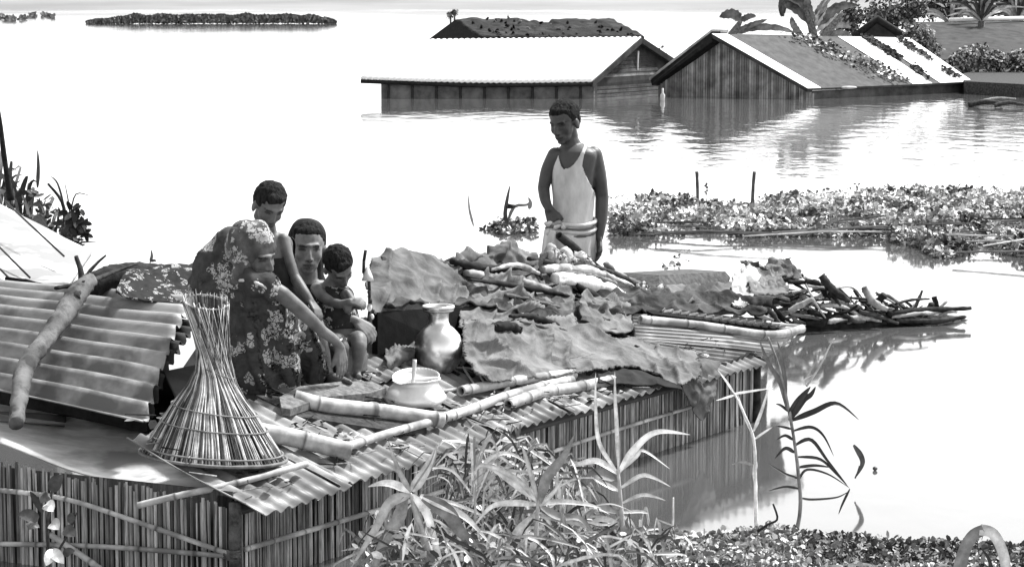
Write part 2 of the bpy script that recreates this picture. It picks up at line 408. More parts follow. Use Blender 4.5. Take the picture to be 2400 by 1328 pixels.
# one corrugated slope with the sagging eave of the photograph
b = MB(); N0 = (rB - rA).cross(eD - rA).normalized(); N0 = N0 if N0.z > 0 else -N0
def whiteslope():
    vs, fs = [], []; n = 160
    for j in range(7):
        for i in range(n + 1):
            a = i / n; t = j / 6
            p = lerp(lerp(rA, rB, a), lerp(eD, eC, a), t)
            p = p + N0 * (.014 * math.cos(a * 2 * math.pi * 40)) + Vector((0, 0, -.05 * t * math.sin(a * 3.1))) 
            vs.append(p)
    for j in range(6):
        for i in range(n): q = j * (n + 1) + i; fs.append((q, q + 1, q + n + 2, q + n + 1))
    b.add(vs, fs)
whiteslope(); rf = b.build('roof', 'tin_white', hA, solid=.03)
b = MB(); 
b.tube([eD + Vector((0, .02, -.06)), lerp(eD, eC, .5) + Vector((0, .02, -.12)), eC + Vector((0, .02, -.06))], [.045] * 3, 6); b.build('eave_beam', 'dark', hA)
rE = P(1640, 178, 57.1)  # rear eave, gable end
rF = P(1100, 178, 57.1)
slope('rear_roof', rA + Vector((0, .02, 0)), rB + Vector((0, .02, 0)), rE, rF, 'tin_dark', hA)
b = MB(); w0, w1 = P(893, 190, 53.15), P(1400, 198, 53.15)
lo = lambda q: Vector((q.x, q.y, -.4))
b.prism([w0 , w1, lo(w1), lo(w0)], Vector((0, .05, 0))); b.build('wall', 'slat', hA, smooth=False)
for i in range(9):
    b = MB(); q = lerp(w0, w1, (i + .3) / 9) + Vector((0, -.03, 0)); b.tube([q, lo(q)], [.03], 5, .35); b.build('post', 'slat', hA)
# slatted gable end: planks
b = MB(); gA = rB + Vector((-.12, .05, -.08)); gC = w1 + Vector((-.05, 0, 0)); gE = lerp(rB, rE, .93) + Vector((-.15, 0, -.05))
for i in range(15):
    t0 = i / 15; t1 = (i + .78) / 15
    def edge(t):
        z = lerp(gA.z, -.1, t)
        def at(q0, q1):
            k = min(1, max(0, (q0.z - z) / (q0.z - q1.z))); r = lerp(q0, q1, k); return Vector((r.x, r.y, z))
        return at(gA, gC), at(gA, gE)
    a0, a1 = edge(t0); c0, c1 = edge(t1); m = .72 if i < 8 else 1.0
    b.prism([a0, lerp(a0, a1, m), lerp(c0, c1, m), c0], Vector((-.03, -.02, 0)), R_.uniform(1.2, 2.6))
b.build('slatted_gable', 'slat', hA, smooth=False)
b = MB(); b.prism([gA, gE, lo(gE), lo(gC), gC], Vector((-.05, .05, 0)), .25); b.build('gable_board', 'slat', hA, smooth=False)
b = MB(); d = Vector((.03, -.02, 0))
b.prism([rB + d, eC + d, eC + d + Vector((0, 0, -.12)), rB + d + Vector((0, 0, -.13))], Vector((-.06, .05, 0)), .3)
b.prism([rB + d, rE + d, rE + d + Vector((0, 0, -.14)), rB + d + Vector((0, 0, -.13))], Vector((-.06, .05, 0)), .25)
b.tube([P(1496, 120, 54.9), P(1494, 165, 54.9)], [.02], 5, 3.0)
b.build('bargeboard', 'slat', hA, smooth=False)
# -- old thatched roof behind
hB = empty('thatched_house', P(1250, 110, 66), 'house with patchy dark thatched roof rising behind the plain white tin roof', 'house')
A_, B_, C_, D_ = P(1066, 49, 66), P(1438, 50, 67), P(1510, 92, 64.5), P(1128, 92, 63.5)
b = MB(); vs, fs = [], []
for j in range(9):
    for i in range(60):
        a = i / 59; t = j / 8; p = lerp(lerp(A_, B_, a), lerp(D_, C_, a), t)
        vs.append(p + Vector((0, 0, .05 * MN.noise(p * 2.6) + .04 * MN.noise(p * 7) - (.08 if .45 < a < .6 and j < 3 else 0))))
for j in range(8):
    for i in range(59): q = j * 60 + i; fs.append((q, q + 1, q + 61, q + 60))
b.add(vs, fs)
for i in range(60):
    a, t = R_.random(), R_.random(); p = lerp(lerp(A_, B_, a), lerp(D_, C_, a), t)
    if MN.noise(p * 1.2) > -.05 or a < .55: b.leaf(p + Vector((0, -.04, .06)), (Vector((0, -.7, .6)) + rv(.5)).normalized(), rv().normalized(), .08, .03, R_.choice([.25, .4, .8, 5.0 if a < .6 else 1.0]))
b.build('roof', 'thatch', hB, solid=.12)
b = MB(); b.prism([P(1066, 47, 66), P(1128, 92, 63.5), P(1005, 92, 66.8)], Vector((.3, .2, 0)), .6); b.build('gable', 'dark', hB, smooth=False)
b = MB(); w0, w1 = P(1020, 92, 66), P(1500, 94, 65.6); b.prism([w0, w1, lo(w1), lo(w0)], Vector((0, .1, 0))); b.build('wall', 'slat', hB, smooth=False)

# -- gabled house with patched roof
hC = empty('patched_house', P(1800, 232, 53), 'flooded house with a big gable facing the water and a patched striped roof', 'house')
ap, el, er = P(1668, 80, 53.6), P(1528, 190, 54.6), P(1893, 208, 52.4)
re_, ee = P(2132, 90, 57.6), P(2280, 192, 56.4)
dn = (re_ - ap).normalized()
roofC = slope('roof', ap, re_, ee, er, 'tin_grey', hC, .05)
for nm, s0, s1, t0, t1, mt in (('white_sheet', .0, .075, 0, 1, 'tin_white'), ('dark_sheet', .30, .56, .0, 1, 'tin_mid'), ('white_sheet', .62, .74, .0, 1, 'tin_white'), ('white_sheet', .79, 1.0, .0, 1, 'tin_white')):
    if s0 > .29 and s1 < .6: continue
    q = quad_sub(ap, re_, ee, er, s0, s1, t0, t1, .012)
    n = (q[1] - q[0]).cross(q[3] - q[0]).normalized(); n = n if n.z > 0 else -n
    b = MB(); b.prism(q, -n * .01); b.build('roof_sheet', mt, roofC, smooth=False)
b = MB(); vn = MB()
for i in range(1500):
    u = R_.uniform(.22, .66); t = R_.uniform(0, .97); cen = .42 + .16 * t
    if R_.random() > 1.1 - abs(u - cen) / .10: continue
    p = lerp(lerp(ap, re_, u), lerp(er, ee, u), t) + Vector((0, -.03, .05))
    vn.leaf(p, (Vector((0, -.5, .8)) + rv(.6)).normalized(), rv().normalized(), .085, .035, R_.choice([.2, .3, .6, 1.0, 4.0]))
for i in range(1300):
    u = R_.choice([.765, .765, .93]) + R_.gauss(0, .012); t = R_.random()
    p = lerp(lerp(ap, re_, u), lerp(er, ee, u), t) + Vector((0, -.03, .05))
    if MN.noise(p * 2.6) > .08: vn.leaf(p, (Vector((0, -.5, .8)) + rv(.6)).normalized(), rv().normalized(), .075, .035, R_.choice([.2, .4, .6]))
setp(vn.build('creeper', 'far_leaf', smooth=False), 'leafy creeper spreading over the striped roof of the gabled house', 'creeper', kind='stuff')
# rear slope and roof thickness on the gable side
rl = el + dn * (re_ - ap).length
slope('rear_roof', ap + Vector((0, .01, .01)), re_ + Vector((0, .01, .01)), rl, el, 'tin_grey', hC, .05)
b = MB(); g = dn * .28
b.prism([ap + g, er + g + Vector((-.15, 0, 0)), lo(er + g), lo(el + g), el + g + Vector((.15, 0, 0))], dn * .06, .5)
A2, R2, L2 = ap + g, er + g, el + g
for i in range(64):
    a = (i + .5) / 64; q = lerp(L2, R2, a); k = 1 - abs((a - .38) / (.38 if a < .38 else .62))
    top = lerp(el.z if a < .38 else er.z, ap.z, max(0, k)) - .12; q = q - dn * .09
    b.box(Vector((q.x, q.y, (top - .4) / 2)), (R2 - L2).normalized() * R_.uniform(.018, .028), dn * .012, Vector((0, 0, (top + .4) / 2)), R_.uniform(.7, 2.2))
b.build('gable_wall', 'slat', hC, smooth=False)
b = MB(); q0 = lerp(el, er, .12)
b.prism([ap + Vector((0, 0, .06)), el + Vector((-.03, 0, .02)), el + Vector((0, 0, -.10)), ap + Vector((0, 0, -.17))], dn * .26, .9)
b.build('bargeboard', 'dark', hC, smooth=False)
b = MB(); b.prism([ap + Vector((0, 0, .10)), el + Vector((-.06, 0, .08)), el + Vector((-.06, 0, .02)), ap + Vector((0, 0, .05))], dn * .5, 2.5)
b.prism([ap + Vector((.02, -.01, -.01)), er + Vector((-.02, -.01, -.01)), er + Vector((-.02, 0, -.07)), ap + Vector((.02, 0, -.09))], dn * .1, .3)
b.build('rafter', 'slat', hC, smooth=False)
b = MB(); s0 = er + dn * .3 + Vector((-.1, .1, -.05)); s1 = ee + Vector((-.15, .1, -.05)); b.prism([s0, s1, lo(s1), lo(s0)], Vector((-.05, .05, 0)), .6); b.build('wall', 'slat', hC, smooth=False)
b = MB(); q = P(1990, 205, 52.9); b.ell(q, (.17, .05, .03)); setp(b.build('floating_bag', 'white'), 'small white bag floating against the wall under the striped roof', 'bag')
b = MB(); q = Pz(1553, 236, 0) + Vector((0, 0, -.1)); b.tube([q, q + Vector((0, 0, .22)), q + Vector((0, 0, .26)), q + Vector((0, 0, .36))], [.04, .05, .022, .02], 8)
setp(b.build('plastic_bottle', 'white'), 'upright white bottle floating between the two flooded houses', 'bottle')
# -- two more roofs far right
hD = empty('grey_roof_house', P(2250, 190, 70), 'house with a plain dark grey roof half hidden by trees and shrubs', 'house')
A_, B_, C_, D_ = P(2120, 52, 72), P(2460, 48, 74), P(2560, 132, 68), P(2205, 140, 67)
slope('roof', A_, B_, C_, D_, 'tin_dark', hD, .08)
b = MB(); b.tube([A_ + Vector((1.3, 0, .06)), B_ + Vector((0, 0, .08))], [.06], 6); b.build('ridge_cap', 'tin_white', hD)
b = MB(); b.prism([C_, D_, lo(D_), lo(C_)], Vector((0, .1, 0)), .4); b.build('wall', 'slat', hD, smooth=False)
hE = empty('small_gable_house', P(2060, 150, 68), 'small dark gable peeping between the banana plants and the striped roof', 'house')
A_, B_, C_ = P(2056, 45, 66), P(1985, 100, 66), P(2148, 110, 66)
b = MB(); b.prism([A_, B_, C_], Vector((.3, 2, 0)), .8); b.build('gable', 'tin_dark', hE, smooth=False)
b = MB(); b.tube([B_, A_, C_ + Vector((.1, 0, 0))], [.11], 6); b.build('thatch_edge', 'dark', hE)
b = MB(); b.prism([B_, C_, lo(C_), lo(B_)], Vector((.3, 1.5, 0)), .5); b.build('wall', 'slat', hE, smooth=False)

# ================================================================ FAR TREES
def bushpix(name, blobs, Y, n, ls, label, cat, mat='far_leaf', dark=.4, group=None, trunk=True, tl=(.4, 2.6)):
    n = int(n * 2.2)
    """crown from blobs of (px,py,radius px); a trunk runs to the water"""
    q0 = P(blobs[0][0], blobs[0][1], Y); root = empty(name, Vector((q0.x, q0.y, 0)), label, cat, group); b = MB()
    tot = sum(r * r for _, _, r in blobs)
    for (x, y, r) in blobs:
        c = P(x, y, Y); rr = r * Y / F
        for i in range(int(n * r * r / tot) + 4):
            d = rv(); d = d.normalized() * R_.random() ** .45 if d.length > .01 else d
            nr = (d + rv(.8) + Vector((0, -.2, .3))).normalized(); q = c + Vector((d.x * rr, d.y * rr, d.z * rr))
            if MN.noise(q * 2.2) < -.18: continue
            if q.z < .02: continue
            b.leaf(q, nr, rv().normalized(), ls * R_.uniform(.35, .8), ls * R_.uniform(.1, .2), R_.uniform(*tl) if R_.random() < .6 else dark)
    b.build('crown', mat, root, smooth=False)
    b = MB(); base = Vector((q0.x, q0.y, -.3))
    for (x, y, r) in blobs[:5]:
        c = P(x, y, Y); b.tube([base, lerp(base, c, .5) + rv(.08), c], [.06, .045, .02], 6, n=7)
    b.build('trunk', 'bark', root)
    return root
bushpix('shrub', [(1545, 128, 22), (1530, 140, 14)], 62, 260, .14, 'small round shrub in the gap between the two nearest flooded houses', 'shrub')
bushpix('shrub', [(1056, 36, 9), (1066, 28, 8)], 68, 70, .12, 'tiny sprig of leaves at the peak of the thatched gable', 'shrub')
bushpix('broadleaf_tree', [(1995, 30, 38), (2060, 20, 45), (2110, 45, 35), (1985, 60, 30), (2140, 15, 34)], 69, 2000, .2, 'bushy tree between the banana plant and the palms', 'tree', dark=.3)
bushpix('broadleaf_tree', [(2185, 10, 40), (2250, 5, 42), (2310, 12, 35), (2370, 12, 44), (2420, 8, 34)], 76, 2200, .22, 'dark tree crown behind the plain grey roof', 'tree', dark=.15, tl=(.2, 1.5))
bushpix('shrub', [(2160, 90, 34), (2185, 120, 26), (2140, 75, 24)], 64, 900, .15, 'pale leafy shrub at the near end of the plain grey roof', 'shrub', tl=(.8, 3.5))
bushpix('shrub', [(2270, 140, 34), (2330, 150, 34), (2390, 150, 36), (2300, 120, 22), (2240, 150, 24), (2420, 135, 30)], 62, 2400, .15, 'spreading thorny shrub on the bank below the plain grey roof', 'shrub', dark=.2, tl=(.6, 4.0))
# bank under them
b = MB(); vs = []
for p in ((2240, 196), (2300, 180), (2500, 172), (2500, 226), (2330, 216), (2262, 212)): q = Pz(p[0], p[1] + 8, 0); vs.append(q)
b.prism([v + Vector((0, 0, .28)) for v in vs], Vector((0, 0, -.5)), .6); setp(b.build('mud_bank', 'bark', smooth=False), kind='structure')
def banana(base, stems, leaves, Y, label, group=None):
    q = P(base[0], base[1], Y); root = empty('banana_plant', Vector((q.x, q.y, 0)), label, 'banana plant', group)
    b = MB()
    for s in stems: L = pts(s, Y); b.tube(L, [.11, .09, .05], 8, n=8, tint=R_.uniform(.8, 2))
    b.build('trunk', 'bark', root)
    for pa, wd, ti in leaves:
        b = MB(); L = pts(pa, Y); b.blade(L, wd * Y / F, (Vector((0, -1, .3)) + rv(.3)).normalized(), 18, ti, .3, prof=lambda x: (min(1, .15 + x * 4)) * (1 - x ** 4) * (1 + .15 * math.sin(x * 40)) + .02)
        b.build('leaf', 'far_leaf', root)
banana((1708, 100), [[(1706, 95), (1722, 72), (1736, 50)]], [([(1736, 48), (1715, 34), (1686, 40)], 13, .9), ([(1736, 50), (1755, 40), (1772, 38)], 8, .8), ([(1730, 75), (1760, 60), (1798, 46)], 7, 1.0),
    ([(1715, 80), (1760, 66), (1820, 66), (1865, 78)], 9, 1.1)], 60, 'small banana plant with one club shaped top, behind the striped roof ridge')
banana((1905, 100), [[(1910, 100), (1900, 55), (1885, 20)], [(1925, 95), (1950, 60), (1975, 30)]], [([(1900, 60), (1880, 30), (1850, 10), (1835, 0), (1832, 40)], 14, .7), ([(1895, 50), (1880, 10), (1840, -6), (1833, 30), (1838, 38)], 11, .5),
    ([(1905, 60), (1895, 20), (1888, -20)], 10, 1.2), ([(1905, 65), (1925, 30), (1940, -5)], 9, 3.0), ([(1912, 75), (1945, 45), (1965, 20)], 7, 4.0), ([(1880, 90), (1860, 60), (1855, 40)], 8, 1.3),
    ([(1915, 60), (1960, 20), (2010, 12)], 12, 1.0), ([(1920, 80), (1960, 60), (1995, 64)], 9, 2.0), ([(1910, 40), (1930, 10), (1955, -15)], 8, 1.6), ([(1930, 88), (1970, 78), (2000, 90)], 9, 1.5)], 61, 'large banana plant with drooping torn leaves behind the striped roof')
for (x, y, Y, lab) in ((2230, 60, 73, 'fan of pale palm fronds above the middle of the plain grey roof'), (2300, 50, 72, 'palm with narrow upright fronds near the far end of the plain grey roof'), (2385, 52, 74, 'palm with bright fronds at the edge of the photo above the grey roof')):
    q = P(x, y, Y); root = empty('palm_tree', Vector((q.x, q.y, 0)), lab, 'palm tree', 'palms behind the plain grey roof'); b = MB()
    b.tube([Vector((q.x, q.y, -.2)), q], [.12, .1], 8); b.build('trunk', 'bark', root); b = MB()
    for i in range(26):
        a = R_.uniform(-1.4, 1.4); L_ = R_.uniform(.5, 1.1); d = Vector((math.sin(a) * L_, R_.uniform(-.4, .4), math.cos(a) * L_ + .1))
        b.blade([q, q + d * .6 + Vector((0, 0, .1)), q + d + Vector((d.x * .25, 0, -.1))], .045, Vector((0, -1, .2)), 8, R_.choice([.3, 1, 2, 4]))
    b.build('fronds', 'far_leaf', root)
# dark driftwood and branches by the bank
for i, (x0, y0, x1, y1, r, ti) in enumerate(((2270, 246, 2350, 243, .05, .4), (2290, 240, 2380, 232, .03, 1.8), (2330, 248, 2400, 246, .04, .6))):
    b = MB(); a, c = Pz(x0, y0, .04), Pz(x1, y1, .06); b.tube([a, lerp(a, c, .5) + Vector((0, 0, .05)), c], [r, r, r * .6], 6, ti, n=9, jit=.15)
    setp(b.build('driftwood', 'bark'), ['dark driftwood log floating beyond the far end of the striped roof, nearest the viewer', 'thin pale driftwood branch floating highest beyond the striped roof', 'driftwood piece running out of the picture below the far shrubs'][i], 'driftwood', 'driftwood by the far bank')

# ================================================================ WATER HYACINTH BELT
mass('water_hyacinth', [(1425, 500), (1500, 478), (1640, 470), (1760, 482), (1880, 462), (2010, 455), (2100, 470), (2250, 462), (2420, 455), (2750, 450), (2750, 580), (2420, 575), (2260, 592), (2180, 590), (2050, 556), (1700, 556), (1430, 552)],
     33000, .15, .052, 'far_leaf', 'wide belt of bright water hyacinth across the flood behind the hut', 'water hyacinth', tl=(1.7, 7), stems=.1, stick=60)
mass('water_hyacinth', [(1120, 535), (1160, 520), (1250, 518), (1255, 545), (1180, 552)], 1000, .07, .045, 'far_leaf', 'small loose patch of floating weed just beside the standing man', 'water hyacinth', tl=(.6, 5), stems=.2)
mass('marsh_grass', [(2150, 560), (2420, 500), (2700, 500), (2700, 600), (2420, 600), (2300, 612), (2180, 604)], 12000, .14, .055, 'leaf_dark', 'darker tangled weed at the near edge of the hyacinth belt', 'weed', tl=(1.2, 5), stems=.5, stick=14)
b = MB()
for (x, y, r) in ((1430, 465, 5), (1445, 464, 5), (1460, 460, 5), (1492, 465, 5), (1506, 466, 4), (2007, 437, 9), (2050, 446, 8), (1655, 437, 8), (1588, 606, 9), (1590, 622, 8), (1565, 630, 16), (1615, 592, 7), (2070, 455, 6), (1990, 443, 5)):
    q = Pz(x, y + 4, .01)
    for k in range(7): b.leaf(q + rv(r * .002) + Vector((0, 0, .03)), (Vector((0, -.4, .6)) + rv(.6)).normalized(), rv().normalized(), r * q.y / F * .9, r * q.y / F * .4, R_.uniform(.3, 2))
setp(b.build('weed_tufts', 'far_leaf', smooth=False), 'scattered single weed tufts on the water round the hyacinth belt', 'weed', kind='stuff')
for i, (x0, y0, x1, y1, lab) in enumerate(((1636, 462, 1633, 402, 'dark upright stake in the hyacinth, the one nearer the standing man'), (1762, 470, 1768, 402, 'dark stake leaning slightly in the hyacinth, the one farther from the man'))):
    q = Pz(x0, y0 + 8, 0); t = P(x1, y1, q.y); b = MB(); b.tube([q - Vector((0, 0, .15)), lerp(q, t, .5), t], [.017, .018, .02], 7, n=8, jit=.12)
    setp(b.build('stake', 'bark'), lab, 'stake', 'stakes in the hyacinth')
# thin plants left of the man
b = MB()
for (L, wd, ti) in (([(1188, 530), (1184, 500), (1190, 460), (1196, 432)], 5, .5), ([(1188, 525), (1205, 485), (1235, 480), (1243, 468)], 4, 1), ([(1186, 482), (1198, 484), (1210, 481)], 6, .1), ([(1240, 490), (1243, 475), (1238, 462)], 5, 1.2)):
    b.blade(pts(L, 21.5), wd * 21.5 / F, Vector((0, -1, .2)), 10, ti)
setp(b.build('water_weed', 'far_leaf'), 'few thin weed stalks with a dark bud standing in water beside the man', 'weed')
b = MB(); b.blade(pts([(1110, 530, 21.5), (1100, 490, 21.5), (1098, 455, 21.5)]), .011, Vector((0, -1, .2)), 10, 2)
setp(b.build('water_weed', 'far_leaf'), 'faint lone stalk in the water farther from the man than the budded weed', 'weed')
b = MB(); b.blade(pts([(352, 612), (356, 600), (354, 584)], 14), .009, Vector((0, -1, 0)), 8, 1.0); b.blade(pts([(352, 612), (362, 610), (366, 613)], 14), .008, Vector((0, -1, 0)), 8, .6)
b.tube(pts([(351, 660), (352, 612)], 14), [.004], 4)
setp(b.build('grass_stalk', 'far_leaf'), 'single tiny grass stalk rising behind the blanket heap', 'grass')
# ================================================================ THE HUT
def TAG(o, label, cat, group=None, kind=None): return setp(o, label, cat, group, kind)
hut = empty('bamboo_hut', HU(0, 0, 0), 'half drowned bamboo hut whose roof carries the family and all their goods', 'hut')
def reeds(p0, p1, zb, zt, n, depth=.02, top=None):
    bh = top or min(zt(0), zt(1))
    """row of split bamboo and reed stems standing side by side"""
    b = MB(); d = (p1 - p0); L_ = d.length; d = d.normalized(); nrm = Vector((d.y, -d.x, 0)); x = 0
    if nrm.y > 0: nrm = -nrm
    while x < L_:
        wd = R_.choice([.0028, .0036, .0045, .0055, .0075]); of = R_.uniform(-.006, .006); c = p0 + d * (x + wd) + nrm * of; ti = R_.choice([.35, .6, .8, 1, 1.1, 1.3, 1.5, 1.8])
        zt_ = zt(x / L_) + R_.uniform(-.02, .015); lean = d * R_.uniform(-.012, .012); z0 = zb
        prof = [(-1, 0), (-.6, .75), (0, 1), (.6, .75), (1, 0)]
        vs = []
        for k in range(5):
            z = lerp(z0, zt_, k / 4); cc = Vector((c.x, c.y, z)) + lean * (k / 4) + nrm * .004 * MN.noise(Vector((x * 40, z * 6, 0)))
            for (a, e) in prof: vs.append(cc + d * a * wd + nrm * e * wd * .9)
        fs = [(k * 5 + i, k * 5 + i + 1, k * 5 + i + 6, k * 5 + i + 5) for k in range(4) for i in range(4)]
        b.add(vs, fs, [ti * (1 + .35 * MN.noise(v * 9)) for v in vs]); x += wd * R_.uniform(1.5, 2.5)
    b.box((p0 + p1) / 2 * 1 + Vector((0, 0, (zb + bh) / 2)) - nrm * .016, d * L_ / 2, nrm * .004, Vector((0, 0, (bh - zb) / 2 - .01)), .12)
    return b
q0, q1 = HU(.03, .06, 0), HU(LEN - .02, .06, 0)
wallF = reeds(q0, q1, -.5, lambda t: .35, 0).build('wall', 'reed', hut)
s1 = HU(0, .06, 0); sd = (Pz(-120, 1040, .45) - Pz(560, 1185, .33)); sd.z = 0; s2 = s1 + sd.normalized() * 1.9
wallS = reeds(s1, s2, -.5, lambda t: .33 + .12 * t, 0, top=.385).build('wall', 'reed', hut)
r1 = HU(LEN, .06, 0); r2 = HU(LEN, 1.36, 0)
reeds(r1, r2, -.5, lambda t: ZE - .03 + MS * max(0, min(.06 + 1.3 * t, (1.36 - .06 - 1.3 * t) * 2.6)), 0).build('wall', 'reed', hut)
for u, v in ((0, .04), (LEN, .04)):
    b = MB(); b.tube([HU(u, v, -.5), HU(u, v, .34)], [.028, .024], 8, .35 if u else .8, n=10, jit=.1); b.build('corner_post', 'bark', hut)
# main roof under everything, then the corrugated sheets at the eave
b = MB(); vs, fs = [], []
for j, (v, z) in enumerate(((.02, ZE), (.5, ZE + .5 * MS), (1.0, ZE + MS), (1.4, ZE))):
    for i in range(12): vs.append(HU(lerp(0 if j == 0 else (.35 if j == 1 else .75), LEN + .08, i / 11), v, z - .03))
for j in range(3):
    for i in range(11): a = j * 12 + i; fs.append((a, a + 1, a + 13, a + 12))
b.add(vs, fs); roof = b.build('roof', 'tin_dark', hut, solid=.02)
def sheet(u0, u1, v0, v1, h, mat='tin_mid', seed=0, tilt=0.0, ti=1.0):
    z = lambda u, v: ZE + MS * v + h + tilt * (u - u0)
    c = [HU(u0, v0, z(u0, v0)), HU(u1, v0, z(u1, v0)), HU(u1, v1, z(u1, v1)), HU(u0, v1, z(u0, v1))]
    o = corr(c, max(3, int((u1 - u0) / .072)), .009, 0, 8, .006, seed, jag=.012, tint=ti).build('roof_sheet', mat, roof, solid=.004); return o
sheet(-.02, .55, -.10, .55, .008, 'tin', 1, .02)
sheet(.50, 1.18, -.07, .60, .016, 'tin', 2)
sheet(1.12, 1.80, -.04, .60, .008, 'tin_mid', 3)
sheet(1.75, 2.40, -.02, .60, .016, 'tin', 4)
sheet(2.34, 3.10, -.05, .60, .030, 'tin', 5)
sheet(3.05, 3.60, .00, .50, .006, 'tin_mid', 6)
sheet(3.55, 4.30, -.06, .45, .012, 'tin_mid', 7)
for k, (u0, u1) in enumerate(((1.0, 1.6), (1.55, 2.2), (2.15, 2.9))): sheet(u0, u1, .5, 1.02, .024 + .008 * (k % 2), 'tin_mid', 20 + k)
# low smooth sheet over the side wall
c = [P(-120, 1002, 10.05), P(566, 1180, 9.33), P(735, 1085, 9.95), P(-120, 905, 10.9)]
b = MB(); vs, fs = [], []
for j in range(9):
    for i in range(41):
        a, t = i / 40, j / 8; p = lerp(lerp(c[0], c[1], a), lerp(c[3], c[2], a), t)
        vs.append(p + Vector((0, 0, .012 * MN.noise(p * 2) + .012 * math.sin(a * 9) * (1 - t) + (-.035 * max(0, math.sin(a * math.pi)) * (1 - t)))))
for j in range(8):
    for i in range(40): a = j * 41 + i; fs.append((a, a + 1, a + 42, a + 41))
b.add(vs, fs); b.build('roof_sheet', 'cream_tin', roof, solid=.006)
b = MB(); corr([P(-120, 985, 10.3), P(-120, 915, 11.1), P(170, 930, 11.0), P(150, 996, 10.25)], 4, .012, nt=6, mb=b); b.build('roof_sheet', 'tin_mid', roof, solid=.004)
# lattice poles on the walls
def pole(L, r, name='bamboo_pole', mat='bamboo', par=None, hollow=False, node=.22, seg=10, tint=1.0, label=None, cat='bamboo pole', group=None, n=None):
    tot = sum((L[i + 1] - L[i]).length for i in range(len(L) - 1)); n = n or max(12, int(tot / .011)); Q = spline(L, n); rr = spline(r, n) if len(r) > 1 else r * n
    b = MB(); o = R_.uniform(0, node); out = []; tn = []
    for i in range(n):
        s = (tot * i / (n - 1) + o) % node; out.append(rr[i] * (1 + (.14 if s < .014 else -.06 if s < .03 else 0))); tn.append(tint * (.35 if s < .012 else (1.15 if s < .05 else 1) * (1 + .25 * MN.noise(Q[i] * 6))))
    b.tube(Q, out, seg, tn, hollow, jit=.02); ob = b.build(name, mat, par)
    if label: setp(ob, label, cat, group)
    return ob
WF = -.035
def fw(px, py): return V(px, py, WF + .06)
pole([fw(575, 1286), fw(850, 1205), fw(1100, 1130), fw(1360, 1035), fw(1622, 952)], [.011, .009], 'lattice_pole', par=wallF, tint=.8)
def sw(px, py, k=.035):
    d = ray(px, py); o = Vector((0, 0, H)); n = Vector((-sd.y, sd.x, 0)).normalized(); n = n if n.y < 0 else -n
    t = (s1 + n * k - o).dot(n) / d.dot(n); return o + d * t
pole([sw(-20, 1146), sw(150, 1168), sw(330, 1225), sw(545, 1300)], [.010], 'lattice_pole', par=wallS)
pole([sw(-20, 1273), sw(240, 1280), sw(545, 1303)], [.010], 'lattice_pole', par=wallS, tint=.8)
pole([sw(118, 1252, .05), sw(190, 1300, .06), sw(260, 1350, .07)], [.012], 'lattice_pole', par=wallS)
b = MB()
for (x, y) in ((548, 1296), (540, 1304)):
    q = sw(x, y, .045)
    for k in range(4): a = k * .8; b.tube([q + Vector((-.025, 0, .012 * math.sin(a))), q + Vector((.0, -.014, .006 * k - .01)), q + Vector((.025, 0, -.012 * math.cos(a)))], [.004], 5, n=7)
b.build('lashing', 'bark', wallS)

# ---------------------------------------------------------------- neighbour roof, top left
nb = empty('white_roof_shed', P(40, 670, 14.5), 'steep pale tin roof rising behind the curved corrugated sheet', 'shed')
c = [P(-160, 400, 15.2), P(215, 596, 14.2), P(160, 668, 12.9), P(-160, 690, 12.9)]
b = MB(); vs, fs = [], []
for j in range(9):
    for i in range(31):
        a, t = i / 30, j / 8; p = lerp(lerp(c[0], c[1], a), lerp(c[3], c[2], a), t); vs.append(p + Vector((0, 0, .012 * MN.noise(p * 3))))
for j in range(8):
    for i in range(30): a = j * 31 + i; fs.append((a, a + 1, a + 32, a + 31))
b.add(vs, fs); b.build('roof', 'cream_tin', nb, solid=.03)
for (x0, y0, x1, y1) in ((-20, 560, 70, 650), (10, 470, 150, 600), (-20, 610, 30, 660)):
    b = MB(); g0 = P(x0, y0, 14.2 - (y0 - 450) * .006); g1 = P(x1, y1, 14.2 - (y1 - 450) * .006); b.tube([g0, g1], [.006], 5, .3); b.build('seam', 'tin_mid', nb)
b = MB(); b.prism([c[3] + Vector((0, .1, -.05)), c[2] + Vector((-.1, .1, -.05)), lo(c[2] + Vector((-.1, .1, 0))), lo(c[3] + Vector((0, .1, 0)))], Vector((0, .05, 0)), .6)
b.prism([c[1] + Vector((-.15, 0, -.06)), c[2] + Vector((-.12, .12, -.06)), lo(c[2] + Vector((-.12, .12, 0))), lo(c[1] + Vector((-.15, 0, 0)))], Vector((-.05, 0, 0)), .6)
b.build('wall', 'slat', nb, smooth=False)
b = MB(); b.tube([P(15, 655, 12.8), P(60, 662, 12.75), P(100, 670, 12.7)], [.016, .02, .012], 7, .3, n=9, jit=.2); b.build('edge_pole', 'dark', nb)
